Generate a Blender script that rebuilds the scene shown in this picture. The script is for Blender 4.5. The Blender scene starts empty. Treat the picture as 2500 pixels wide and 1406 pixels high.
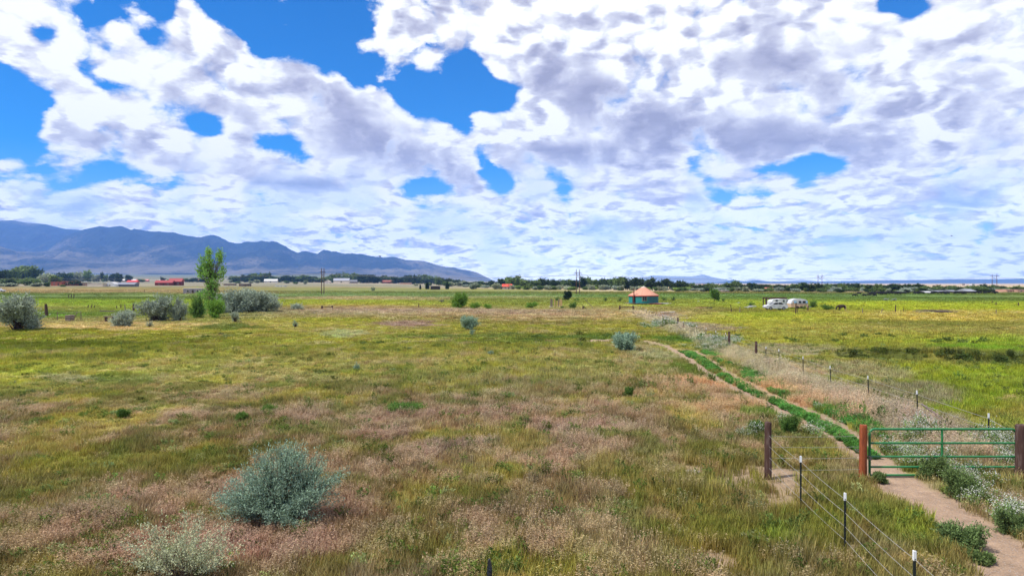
import bpy, math, random
import numpy as np
from mathutils import Vector, Matrix, noise as mnoise

random.seed(7); RNG = np.random.default_rng(11)
scene = bpy.context.scene
C = scene.collection
R = math.radians

# ------------------------------------------------------------------ camera
F, CX, HY, CH = 1700.0, 1250.0, 693.0, 4.8      # focal length and centre in photo pixels, horizon row, eye height (m)
cam_data = bpy.data.cameras.new('camera'); cam = bpy.data.objects.new('camera', cam_data); C.objects.link(cam)
cam_data.sensor_fit = 'HORIZONTAL'; cam_data.sensor_width = 36.0
cam_data.lens = 36.0 * F / 2500.0
cam_data.shift_y = -(703.0 - HY) / 2500.0
cam_data.clip_start = 0.3; cam_data.clip_end = 200000.0
cam.location = (0, 0, CH); cam.rotation_euler = (R(90), 0, 0)
scene.camera = cam

# ------------------------------------------------------------------ exposure, sampling
vs = scene.view_settings
vs.view_transform = 'Standard'; vs.look = 'None'; vs.exposure = 0.4; vs.gamma = 1.0; vs.use_curve_mapping = False
scene.render.engine = 'CYCLES'
cy = scene.cycles
cy.use_denoising = True
cy.max_bounces = 6; cy.diffuse_bounces = 2; cy.glossy_bounces = 2; cy.transmission_bounces = 3
cy.transparent_max_bounces = 6; cy.volume_bounces = 2
cy.use_adaptive_sampling = True; cy.adaptive_threshold = 0.015

# ------------------------------------------------------------------ sun
SUN_EL, SUN_AZ = R(58), R(-112)        # azimuth clockwise from +Y (view direction): behind and to the left
sdir = Vector((math.sin(SUN_AZ) * math.cos(SUN_EL), math.cos(SUN_AZ) * math.cos(SUN_EL), math.sin(SUN_EL)))
sl = bpy.data.lights.new('sun', 'SUN'); sl.energy = 4.6; sl.angle = R(2.5); sl.color = (1.0, 0.955, 0.89)
so = bpy.data.objects.new('sun', sl); C.objects.link(so)
so.rotation_euler = (-sdir).to_track_quat('-Z', 'Y').to_euler()

# ------------------------------------------------------------------ node helpers
class NT:
    """small wrapper round a node tree"""
    def __init__(s, tree): s.t = tree; s.n = tree.nodes; s.l = tree.links
    def new(s, typ, **kw):
        nd = s.n.new(typ)
        for k, v in kw.items(): setattr(nd, k, v)
        return nd
    def put(s, sock, v):
        if isinstance(v, bpy.types.NodeSocket): s.l.new(v, sock)
        elif v is not None: sock.default_value = v
    def m(s, op, a, b=None, c=None, clamp=False):
        nd = s.new('ShaderNodeMath', operation=op, use_clamp=clamp)
        for i, v in enumerate((a, b, c)): s.put(nd.inputs[i], v)
        return nd.outputs[0]
    def vm(s, op, a, b=None, c=None, scale=None):
        nd = s.new('ShaderNodeVectorMath', operation=op)
        for i, v in enumerate((a, b, c)):
            if v is not None: s.put(nd.inputs[i], v)
        if scale is not None: s.put(nd.inputs['Scale'], scale)
        return nd.outputs['Value'] if op in ('LENGTH', 'DOT_PRODUCT') else nd.outputs[0]
    def mapr(s, v, a, b, c=0.0, d=1.0, smooth=True):
        nd = s.new('ShaderNodeMapRange', interpolation_type='SMOOTHSTEP' if smooth else 'LINEAR')
        for i, x in enumerate((v, a, b, c, d)): s.put(nd.inputs[i], x)
        return nd.outputs[0]
    def noise(s, vec, scale, detail=4.0, rough=0.5, lac=2.0, dist=0.0, dim='3D', out=0):
        nd = s.new('ShaderNodeTexNoise', noise_dimensions=dim)
        if vec is not None: s.put(nd.inputs['Vector'], vec)
        s.put(nd.inputs['Scale'], scale); s.put(nd.inputs['Detail'], detail); s.put(nd.inputs['Roughness'], rough)
        s.put(nd.inputs['Lacunarity'], lac); s.put(nd.inputs['Distortion'], dist)
        return nd.outputs[out]
    def mix(s, f, a, b, blend='MIX'):
        nd = s.new('ShaderNodeMix', data_type='RGBA', blend_type=blend)
        s.put(nd.inputs[0], f); s.put(nd.inputs[6], a); s.put(nd.inputs[7], b)
        return nd.outputs[2]
    def comb(s, x, y, z):
        nd = s.new('ShaderNodeCombineXYZ')
        for i, v in enumerate((x, y, z)): s.put(nd.inputs[i], v)
        return nd.outputs[0]
    def sep(s, v):
        nd = s.new('ShaderNodeSeparateXYZ'); s.put(nd.inputs[0], v); return nd.outputs
    def ramp(s, f, stops, interp='LINEAR'):
        nd = s.new('ShaderNodeValToRGB'); nd.color_ramp.interpolation = interp
        e = nd.color_ramp.elements
        while len(e) < len(stops): e.new(0.5)
        for i, (p, c) in enumerate(stops):
            e[i].position = p; e[i].color = (*c, 1.0)
        s.put(nd.inputs[0], f); return nd.outputs[0]

def inpoly(X, Y, poly):
    n = len(poly); r = np.zeros(X.shape, bool); j = n - 1
    for i in range(n):
        xi, yi = poly[i]; xj, yj = poly[j]
        c = ((yi > Y) != (yj > Y)) & (X < (xj - xi) * (Y - yi) / ((yj - yi) or 1e-9) + xi)
        r ^= c; j = i
    return r

def blur(A, k):
    for ax in (0, 1):
        for _ in range(2):
            P = np.pad(A, [(k, k) if a == ax else (0, 0) for a in (0, 1)], mode='edge')
            cs = np.cumsum(P, axis=ax); z = np.zeros_like(np.take(cs, [0], axis=ax))
            cs = np.concatenate([z, cs], axis=ax)
            n = A.shape[ax]
            A = (np.take(cs, np.arange(2 * k + 1, 2 * k + 1 + n), axis=ax) - np.take(cs, np.arange(0, n), axis=ax)) / (2 * k + 1)
    return A
# ------------------------------------------------------------------ sky: clear-air sky texture + broken cumulus
# cloud cover by direction (rows of elevation, each a curve over azimuth), broken up by fractal noise
BLUE = [
 [(182, 60), (188, -20), (445, -20), (405, 45), (378, 75), (392, 108), (350, 92), (290, 62), (268, 38), (228, 48), (212, 92), (190, 85)],
 [(478, 2), (500, -20), (1062, -20), (1062, 95), (1088, 115), (1080, 140), (1122, 165), (1150, 130), (1192, 195), (1272, 240), (1240, 256), (1162, 245),
  (1140, 272), (1156, 310), (1152, 342), (1120, 332), (1098, 290), (1050, 265), (1000, 272), (960, 225), (900, 216), (850, 210), (835, 175),
  (770, 157), (735, 128), (672, 112), (650, 132), (620, 112), (590, 78), (520, 42)],
 [(-60, 160), (40, 180), (62, 218), (122, 242), (108, 292), (68, 312), (68, 342), (118, 378), (220, 402), (330, 412), (440, 424), (445, 445),
  (330, 444), (250, 434), (180, 444), (90, 436), (-60, 428)],
 [(168, 108), (190, 152), (215, 188), (236, 215), (275, 240), (345, 244), (412, 268), (424, 256), (352, 236), (272, 206), (228, 166), (197, 128), (180, 100)],
 [(450, 278), (545, 300), (552, 318), (520, 322), (468, 300)],
 [(232, 84), (256, 86), (252, 106), (236, 104)],
 [(618, 338), (702, 338), (765, 378), (756, 398), (700, 378), (640, 366)],
 [(960, 470), (1050, 438), (1104, 460), (1070, 476), (1005, 488)],
 [(1158, 402), (1190, 386), (1232, 430), (1264, 468), (1232, 474), (1188, 442)],
 [(1322, 432), (1352, 428), (1384, 455), (1410, 492), (1384, 488), (1362, 452)],
 [(1646, 402), (1692, 392), (1726, 410), (1700, 418)],
 [(1830, 415), (1920, 392), (2035, 382), (2085, 410), (1995, 422), (1962, 438), (1900, 434), (1862, 432)],
 [(1710, 462), (1772, 446), (1832, 468), (1905, 452), (1900, 474), (1868, 494), (1748, 494)],
 [(2145, -20), (2300, -20), (2268, 18), (2212, 48), (2165, 22)],
 [(2380, 562), (2440, 558), (2446, 568), (2384, 572)],
 [(1730, 556), (1850, 552), (1856, 562), (1736, 566)],
 [(560, 478), (640, 470), (700, 482), (640, 488)],
]
WISP = [(340, 42, 48, 34, .55), (1010, 66, 48, 62, .95), (938, 102, 20, 28, .8), (880, 112, 24, 18, .6), (985, 160, 28, 16, .65), (905, 118, 18, 10, .4),
        (680, 45, 30, 30, .42), (690, 58, 16, 16, .4), (-10, 398, 86, 26, 1.0), (180, 412, 100, 12, .55), (1800, 456, 34, 18, .9), (1860, 445, 40, 20, .8),
        (1045, 150, 26, 12, .6), (820, 130, 22, 14, .4), (1075, 175, 20, 8, .6), (880, 150, 18, 10, .4), (100, 78, 30, 20, -.45), (600, 8, 40, 8, .35),
        (1180, 365, 22, 16, -.35), (2350, 100, 60, 60, .2)]
SHADE = [(775, 238, 135, 44, 24, .85), (930, 360, 170, 50, 18, .95), (705, 440, 150, 20, 6, .9), (330, 378, 150, 22, 14, .7), (1150, 448, 40, 34, 30, .7),
         (1368, 190, 95, 60, 30, .65), (1490, 250, 170, 62, 22, .85), (1720, 330, 270, 52, 8, .9), (1390, 378, 200, 26, 2, .95), (1985, 342, 170, 34, 4, 1.0),
         (1960, 200, 190, 60, 14, .7), (1885, 80, 50, 80, 0, .6), (2350, 190, 110, 80, 0, .45), (2440, 310, 90, 70, 0, .6), (2290, 470, 170, 36, 4, .7),
         (1600, 470, 150, 24, 3, .5), (1500, 548, 170, 16, 2, .55), (215, 505, 130, 22, 6, .6), (600, 300, 110, 40, 28, .35), (480, 190, 120, 50, 26, .2),
         (250, 345, 50, 30, 0, .4), (1650, 590, 220, 10, 0, .4), (2000, 602, 160, 8, 0, .4), (2150, 530, 110, 16, 0, .4), (1000, 520, 200, 18, 0, .2),
         (2120, 265, 120, 40, 10, .55), (640, 575, 60, 8, 0, .4), (1300, 505, 90, 16, 0, .3), (2060, 110, 110, 40, 10, .35), (550, 240, 70, 30, 25, .3)]

def cloud_maps():
    s = 5.0
    gx = np.arange(-200, 2701, s); gy = np.arange(-120, 700, s)
    X, Y = np.meshgrid(gx, gy)
    cov = np.ones(X.shape)
    small = cov.copy()
    for k, p in enumerate(BLUE): (cov if k < 3 else small)[inpoly(X, Y, p)] = -.45 if k < 3 else .06
    cov = np.minimum(blur(cov, 3), blur(small, 2))
    for cx, cy_, rx, ry, a in WISP:
        g = np.exp(-(((X - cx) / rx) ** 2 + ((Y - cy_) / ry) ** 2))
        cov = np.clip(cov + a * 2.0 * g, -.45, 1)
    sh = np.zeros(X.shape)
    for cx, cy_, rx, ry, rot, a in SHADE:
        c, s_ = math.cos(R(rot)), math.sin(R(rot))
        u = ((X - cx) * c + (Y - cy_) * s_) / rx; v = (-(X - cx) * s_ + (Y - cy_) * c) / ry
        g = a * np.exp(-(u * u + v * v) ** 1.3)
        sh = sh + g - sh * g
    return gx, gy, cov, sh

AZM, ELM, NROW, NPT = R(44), R(26.5), 28, 130
def build_world():
    w = bpy.data.worlds.new('World'); scene.world = w; w.use_nodes = True
    t = NT(w.node_tree); t.n.clear()
    tc = t.new('ShaderNodeTexCoord')
    d = t.vm('NORMALIZE', tc.outputs['Generated'])
    x, y, z = t.sep(d)
    sky = t.new('ShaderNodeTexSky', sky_type='NISHITA')
    sky.sun_disc = False; sky.sun_elevation = SUN_EL; sky.sun_rotation = SUN_AZ
    sky.altitude = 2100; sky.air_density = 1.0; sky.dust_density = 0.35; sky.ozone_density = 1.6
    hs = t.new('ShaderNodeHueSaturation'); t.put(hs.inputs['Color'], sky.outputs[0])
    hs.inputs['Saturation'].default_value = SKY_SAT; hs.inputs['Value'].default_value = SKY_VAL; hs.inputs['Hue'].default_value = SKY_HUE
    # cloud-sheet coordinates (perspective of a layer, softened at the horizon)
    zz = t.m('ADD', t.m('MAXIMUM', z, 0.0), 0.17)
    inv = t.m('DIVIDE', 1.0, zz)
    q = t.comb(t.m('MULTIPLY', x, inv), t.m('MULTIPLY', y, inv), t.m('MULTIPLY', zz, 2.0))
    az = t.m('ARCTAN2', x, y); el = t.m('ARCSINE', z)
    # big and small billows push the outlines about
    wn = t.vm('SUBTRACT', t.noise(q, 2.6, 5, .62, out=1), (.5, .5, .5))
    wx, wy, wz = t.sep(wn)
    amp = t.m('MULTIPLY', zz, WARP)
    u = t.m('MULTIPLY_ADD', wx, amp, az); v = t.m('MULTIPLY_ADD', wy, t.m('MULTIPLY', amp, .7), el)
    u = t.m('MULTIPLY_ADD', u, 1 / (2 * AZM), .5, clamp=True)
    v = t.m('MULTIPLY', t.m('DIVIDE', v, ELM, clamp=True), NROW - 1.0)
    gx, gy, cov, sh = cloud_maps()
    us = np.linspace(0, 1, NPT)
    acc = None
    uvec = t.comb(u, u, u)
    for i in range(NROW):
        e = ELM * i / (NROW - 1); a = (us - .5) * 2 * AZM
        px = CX + F * np.tan(a); py = HY - F * math.tan(e) / np.cos(a)
        ix = np.clip((px - gx[0]) / 5, 0, len(gx) - 1.001); iy = np.clip((py - gy[0]) / 5, 0, len(gy) - 1.001)
        def samp(A):
            x0 = ix.astype(int); y0 = iy.astype(int); fx = ix - x0; fy = iy - y0
            return (A[y0, x0] * (1 - fx) + A[y0, x0 + 1] * fx) * (1 - fy) + (A[y0 + 1, x0] * (1 - fx) + A[y0 + 1, x0 + 1] * fx) * fy
        cv = t.new('ShaderNodeRGBCurve')
        mp = cv.mapping; mp.use_clip = False
        for ch, val in enumerate(((samp(cov) + .45) / 1.45, samp(sh), np.zeros(NPT))):
            cu = mp.curves[ch]
            pts = cu.points
            pts[0].location = (us[0], val[0]); pts[1].location = (us[-1], val[-1])
            for k in range(1, NPT - 1):
                if abs(val[k] - val[k - 1]) + abs(val[k] - val[k + 1]) > 1e-4: pts.new(us[k], val[k])
            for p_ in pts: p_.handle_type = 'VECTOR'
        mp.update()
        t.put(cv.inputs[1], uvec)
        wgt = t.m('SUBTRACT', 1.0, t.m('ABSOLUTE', t.m('SUBTRACT', v, float(i))), clamp=True)
        sc = t.vm('SCALE', cv.outputs[0], scale=wgt)
        acc = sc if acc is None else t.vm('ADD', acc, sc)
    cov_s, sh_s, _ = t.sep(acc); cov_s = t.m('MULTIPLY_ADD', cov_s, 1.45, -.45)
    RAMP = [(0, (.93, .93, .94)), (.14, (.79, .79, .81)), (.34, (.60, .60, .665)), (.66, (.425, .415, .51)), (1.0, (.32, .31, .40))]
    # the same broken cover, from noise alone, everywhere the picture does not look
    gn = t.noise(q, .55, 4, .5); gs = t.noise(q, 1.1, 3, .5)
    gmask = t.mapr(gn, .40, .50, 0, 1)
    gcol = t.ramp(t.m('MULTIPLY', t.mapr(gs, .42, .68, 0, .9), t.mapr(gn, .44, .56, 0, 1)), RAMP)
    gfin = t.mix(gmask, hs.outputs[0], t.vm('SCALE', gcol, scale=1.0 / BG))
    # billows: rounded heaps (absolute value of gradient noise, round cells) at two sizes, smaller and flatter towards the horizon
    wa = t.mapr(el, R(4), R(11)); wc = t.m('SUBTRACT', 1.0, wa)
    dx, dy, dz = t.sep(d)
    wsm = t.vm('SCALE', wn, scale=.05)
    def heap(p, s):
        acc_ = None
        for k, (f, a) in enumerate(((1.0, .5), (2.1, .27))):
            nd = t.new('ShaderNodeTexNoise', noise_dimensions='3D'); nd.normalize = False
            t.put(nd.inputs['Vector'], p); nd.inputs['Scale'].default_value = s * f; nd.inputs['Detail'].default_value = 0.0
            a_ = t.m('MULTIPLY', t.m('ABSOLUTE', nd.outputs[0]), a * 1.9)
            acc_ = a_ if acc_ is None else t.m('ADD', acc_, a_)
        fine = t.noise(p, s * 6.0, 6, .68)
        vo = t.new('ShaderNodeTexVoronoi', voronoi_dimensions='3D', feature='F1'); vo.inputs['Scale'].default_value = s * 3.5; vo.inputs['Detail'].default_value = 1.0; vo.inputs['Roughness'].default_value = .45
        t.put(vo.inputs['Vector'], t.vm('ADD', p, wsm))
        cell = t.m('SUBTRACT', .45, vo.outputs['Distance'])
        return acc_, t.m('MULTIPLY', t.m('SUBTRACT', fine, .36), .58), cell
    def billow(off):
        o = []
        for sc_, sq, k in ((7.0, 1.25, 1.0), (11.5, 2.2, .5)):
            p = t.comb(dx, dy, t.m('MULTIPLY', dz, sq))
            p = t.vm('ADD', t.vm('ADD', p, wsm), (off[0] * k, off[1] * k, off[2] * k * sq)) if off else t.vm('ADD', p, wsm)
            o.append(heap(p, sc_))
        return [t.m('ADD', t.m('MULTIPLY', o[0][k], wa), t.m('MULTIPLY', o[1][k], wc)) for k in (0, 1, 2)]
    c0, f0, v0 = billow(None); b0 = t.m('ADD', t.m('ADD', c0, f0), t.m('MULTIPLY', v0, .30))
    c1, f1, v1 = billow((-.008, 0, .015))
    lown = t.noise(t.vm('MULTIPLY', d, (1, 1, 1.8)), 7.0, 5, .55)
    dens = t.m('ADD', cov_s, t.m('MULTIPLY', t.m('SUBTRACT', b0, .36), t.m('MULTIPLY_ADD', t.m('MAXIMUM', cov_s, 0.0), -1.15, 2.1)))
    mask = t.mapr(dens, .34, .80, 0, 1)
    # thin places inside the decks and the open low sky
    thin = t.m('MULTIPLY', t.mapr(lown, .40, .52, 1, 0), t.mapr(el, R(4), R(12), .35, .0))
    mask = t.m('MULTIPLY', mask, t.m('SUBTRACT', 1.0, thin))
    soft = t.m('SUBTRACT', 1.0, t.m('MULTIPLY', sh_s, .6))
    rel = t.m('ADD', t.m('MULTIPLY', t.m('SUBTRACT', c1, c0), .75), t.m('MULTIPLY', t.m('ADD', t.m('MULTIPLY', t.m('SUBTRACT', v1, v0), 1.0), t.m('MULTIPLY', t.m('SUBTRACT', f1, f0), t.mapr(el, R(3), R(10), .3, .6))), soft))
    # shade: the cloud's thick, unlit under-parts and the hollows of the billows
    shf = t.m('MULTIPLY', t.m('MULTIPLY', sh_s, t.m('MULTIPLY_ADD', t.m('SUBTRACT', c0, .38), -.6, 1.1)), t.mapr(dens, .65, 1.1, .1, 1))
    body = t.m('MULTIPLY', t.mapr(lown, .46, .68, 0, .16), t.mapr(dens, .6, 1.0, 0, 1))
    relk = t.m('MULTIPLY', t.mapr(el, R(3), R(11), REL * .95, REL), t.mapr(lown, .38, .62, .55, 1.2))
    shf = t.m('ADD', t.m('ADD', t.mapr(shf, .0, .9, 0, .95, False), body), t.m('MULTIPLY', rel, relk), clamp=True)
    col = t.ramp(shf, RAMP)
    col = t.vm('SCALE', col, scale=t.mapr(el, R(1), R(9), 1.75, 1.0))
    fin = t.mix(mask, hs.outputs[0], t.vm('SCALE', col, scale=1.0 / BG))
    bg1 = t.new('ShaderNodeBackground'); t.put(bg1.inputs[0], gfin); bg1.inputs[1].default_value = BG
    bg2 = t.new('ShaderNodeBackground'); t.put(bg2.inputs[0], fin); bg2.inputs[1].default_value = BG
    f_in = t.m('MULTIPLY', t.mapr(t.m('ABSOLUTE', az), R(43.5), R(40)), t.m('MULTIPLY', t.mapr(el, R(26.2), R(24.4)), t.mapr(el, R(-2.5), R(-1.5))))
    ms = t.new('ShaderNodeMixShader'); t.put(ms.inputs[0], f_in); t.l.new(bg1.outputs[0], ms.inputs[1]); t.l.new(bg2.outputs[0], ms.inputs[2])
    out = t.new('ShaderNodeOutputWorld'); t.l.new(ms.outputs[0], out.inputs[0])
    w.cycles.sampling_method = 'MANUAL'; w.cycles.sample_map_resolution = 512
BG, SKY_SAT, SKY_VAL, SKY_HUE, WARP, REL = 0.10, 1.68, 1.36, 0.508, 0.10, 1.1
build_world()
# ------------------------------------------------------------------ numeric noise
def _hash(ix, iy, s):
    h = (ix.astype(np.int64) * 374761393 + iy.astype(np.int64) * 668265263 + s * 974634777) & 0xffffffff
    h = ((h ^ (h >> 13)) * 1274126177) & 0xffffffff
    return ((h ^ (h >> 16)) & 0xffffff) / float(0xffffff)
def vnoise(x, y, s=0):
    ix = np.floor(x); iy = np.floor(y); fx = x - ix; fy = y - iy
    ux = fx * fx * (3 - 2 * fx); uy = fy * fy * (3 - 2 * fy)
    a = _hash(ix, iy, s); b = _hash(ix + 1, iy, s); c = _hash(ix, iy + 1, s); d = _hash(ix + 1, iy + 1, s)
    return (a + (b - a) * ux) + ((c + (d - c) * ux) - (a + (b - a) * ux)) * uy
def fbm(x, y, o=4, s=0, r=.5):
    v = 0; a = 1; t = 0
    for k in range(o):
        v = v + a * vnoise(x * 2 ** k + 13.7 * k, y * 2 ** k - 7.3 * k, s + k); t += a; a *= r
    return v / t
def sstep(a, b, v):
    t = np.clip((v - a) / (b - a), 0, 1); return t * t * (3 - 2 * t)

# ------------------------------------------------------------------ shape of the land
_LD = np.log(np.array([300., 420, 600, 900, 1500, 3000, 6500, 9000, 30000]))
_LP = np.array([693 + 8160 / 300, 711.5, 701.5, 695, 690, 682, 671.5, 669, 667])    # west: fan below the mountains
_RP = np.array([693 + 8160 / 300, 693 + 8160 / 420, 706, 701, 698, 695.6, 693.6, 692.4, 690.5])
def ground_z(x, y):
    x = np.asarray(x, float); y = np.asarray(y, float)
    r = np.hypot(x, y); a = np.arctan2(x, y)
    ld = np.log(np.maximum(r, 300))
    w = sstep(R(4), R(-16), a) * sstep(R(120), R(70), np.abs(a))
    p = np.interp(ld, _LD, _LP) * w + np.interp(ld, _LD, _RP) * (1 - w)
    dd = r * np.maximum(np.cos(np.clip(a, -R(50), R(50))), .6)
    z = np.where(r > 300, CH - (p - HY) * dd / F, 0.0)
    dd_ = (y - 46.9) + (x - 20.4) * .415                # low ditch bank in the right-hand field
    on = sstep(19, 24, x) * sstep(75, 55, x)
    z = z + on * (.42 * np.exp(-((dd_ - .3) / .8) ** 2) - .25 * np.exp(-((dd_ + 1.3) / .9) ** 2))
    bump = (fbm(x * .09, y * .09, 3, 5) - .5) * .22 * sstep(6, 20, r) + (fbm(x * .6, y * .6, 2, 9) - .5) * .05
    return z + bump * sstep(260, 120, r)
def G(px, py):
    """point on the meadow seen at photo pixel (px, py)"""
    d = F * CH / (py - HY)
    for _ in range(4):
        x = (px - CX) / F * d
        d = F * (CH - float(ground_z(x, d))) / (py - HY)
    x = (px - CX) / F * d
    return Vector((x, d, float(ground_z(x, d))))
def Gd(px, d):
    x = (px - CX) / F * d
    return Vector((x, d, float(ground_z(x, d))))

# ------------------------------------------------------------------ what grows where (a map of the meadow)
def srgb(r, g, b):
    c = np.array([r, g, b]) / 255.0
    return np.where(c <= .04045, c / 12.92, ((c + .055) / 1.055) ** 2.4)
ALB = 1.02
_cols = [-300, 0, 420, 850, 1250, 1600, 1850, 2200, 2500, 2800]
_bands = {   # photo column: rows of (photo row, colour)
 0:   [(695, (150, 132, 105)), (703, (150, 128, 100)), (706, (112, 98, 52)), (710, (108, 96, 48)), (712, (160, 132, 100)), (718, (140, 122, 86)), (721, (98, 112, 62)), (728, (86, 104, 48)), (733, (120, 140, 50)), (745, (132, 150, 52)), (752, (150, 138, 84)), (766, (100, 124, 50)), (785, (140, 130, 82)), (805, (186, 160, 112)), (815, (150, 142, 58)), (832, (150, 150, 48)), (846, (104, 112, 26)), (862, (120, 128, 34)), (875, (160, 158, 62)), (920, (158, 160, 62)), (955, (150, 146, 78)), (1000, (134, 122, 74)), (1080, (140, 116, 84)), (1200, (128, 118, 68)), (1300, (140, 108, 84)), (1420, (132, 116, 72))],
 420: [(695, (165, 130, 112)), (703, (150, 122, 98)), (706, (112, 98, 52)), (711, (118, 102, 56)), (715, (150, 126, 92)), (721, (104, 116, 66)), (728, (92, 108, 52)), (733, (128, 142, 52)), (748, (136, 146, 54)), (766, (104, 118, 50)), (788, (150, 140, 90)), (796, (196, 168, 124)), (806, (178, 158, 88)), (815, (150, 144, 56)), (846, (122, 126, 40)), (870, (162, 158, 66)), (915, (162, 152, 88)), (960, (146, 132, 84)), (1010, (150, 124, 96)), (1100, (138, 122, 74)), (1230, (146, 114, 92)), (1420, (138, 112, 88))],
 850: [(690, (176, 140, 122)), (702, (168, 132, 112)), (705, (150, 124, 92)), (707, (112, 106, 56)), (714, (104, 112, 62)), (722, (102, 122, 74)), (726, (160, 140, 112)), (730, (160, 142, 104)), (733, (142, 146, 56)), (744, (152, 146, 60)), (750, (162, 138, 78)), (756, (158, 132, 120)), (768, (156, 140, 112)), (778, (150, 134, 88)), (786, (156, 152, 56)), (806, (168, 154, 82)), (822, (150, 144, 66)), (845, (152, 148, 62)), (880, (162, 150, 88)), (915, (152, 144, 86)), (960, (150, 130, 96)), (1010, (152, 124, 104)), (1080, (142, 116, 96)), (1170, (136, 124, 70)), (1260, (134, 118, 74)), (1420, (128, 118, 64))],
 1250:[(690, (170, 136, 116)), (704, (172, 150, 124)), (708, (118, 110, 58)), (714, (100, 108, 56)), (722, (104, 126, 74)), (727, (150, 142, 104)), (732, (118, 122, 60)), (742, (128, 130, 56)), (752, (152, 140, 92)), (758, (158, 134, 122)), (772, (166, 138, 110)), (784, (132, 116, 66)), (792, (154, 148, 62)), (812, (150, 142, 66)), (826, (96, 112, 44)), (840, (140, 138, 58)), (860, (164, 152, 76)), (890, (160, 150, 92)), (920, (150, 142, 92)), (970, (150, 126, 96)), (1030, (154, 128, 106)), (1100, (140, 122, 80)), (1200, (138, 126, 62)), (1420, (132, 120, 62))],
 1600:[(693, (160, 150, 120)), (709, (176, 154, 132)), (712, (116, 104, 56)), (717, (96, 106, 48)), (722, (98, 124, 68)), (732, (124, 128, 56)), (748, (140, 142, 60)), (756, (150, 136, 84)), (770, (168, 142, 108)), (786, (156, 146, 66)), (806, (158, 148, 70)), (826, (112, 118, 52)), (850, (140, 134, 76)), (880, (160, 148, 96)), (900, (140, 128, 80)), (930, (176, 138, 104)), (985, (158, 136, 96)), (1050, (146, 128, 86)), (1130, (130, 122, 58)), (1250, (132, 122, 58)), (1420, (128, 120, 58))],
 1850:[(693, (170, 150, 128)), (710, (180, 156, 134)), (714, (104, 96, 46)), (720, (88, 112, 58)), (728, (96, 118, 56)), (736, (140, 148, 52)), (748, (150, 152, 54)), (758, (120, 112, 50)), (764, (148, 152, 46)), (790, (164, 158, 60)), (815, (162, 152, 70)), (840, (154, 148, 60)), (870, (158, 150, 62)), (920, (150, 140, 88)), (960, (176, 146, 112)), (1010, (170, 138, 104)), (1060, (140, 122, 78)), (1130, (134, 124, 68)), (1250, (128, 126, 58)), (1420, (134, 124, 70))],
 2200:[(693, (176, 158, 140)), (714, (176, 154, 132)), (718, (100, 98, 48)), (724, (88, 110, 54)), (734, (100, 118, 52)), (738, (150, 156, 50)), (752, (156, 158, 46)), (762, (176, 154, 84)), (772, (170, 150, 70)), (782, (128, 126, 56)), (800, (160, 146, 82)), (820, (158, 150, 66)), (838, (150, 152, 52)), (856, (130, 122, 62)), (880, (140, 132, 62)), (900, (148, 154, 44)), (960, (132, 148, 40)), (1010, (130, 146, 42)), (1060, (160, 146, 96)), (1120, (140, 136, 70)), (1230, (142, 132, 70)), (1420, (136, 122, 72))],
 2500:[(693, (186, 164, 144)), (716, (150, 136, 104)), (722, (92, 104, 50)), (734, (96, 112, 50)), (742, (150, 156, 50)), (754, (156, 158, 46)), (766, (170, 150, 72)), (784, (140, 132, 62)), (800, (150, 138, 76)), (820, (156, 144, 72)), (836, (136, 156, 40)), (856, (128, 142, 42)), (880, (120, 116, 50)), (905, (142, 154, 44)), (970, (140, 152, 46)), (1000, (150, 140, 60)), (1050, (140, 146, 52)), (1110, (140, 132, 78)), (1230, (146, 134, 80)), (1420, (140, 126, 84))],
}
_bands[-300] = _bands[0]; _bands[2800] = _bands[2500]
_bc = [np.array([r for r, _ in _bands[c]], float) for c in _cols]
_bv = [np.array([srgb(*k) for _, k in _bands[c]]) for c in _cols]

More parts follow.
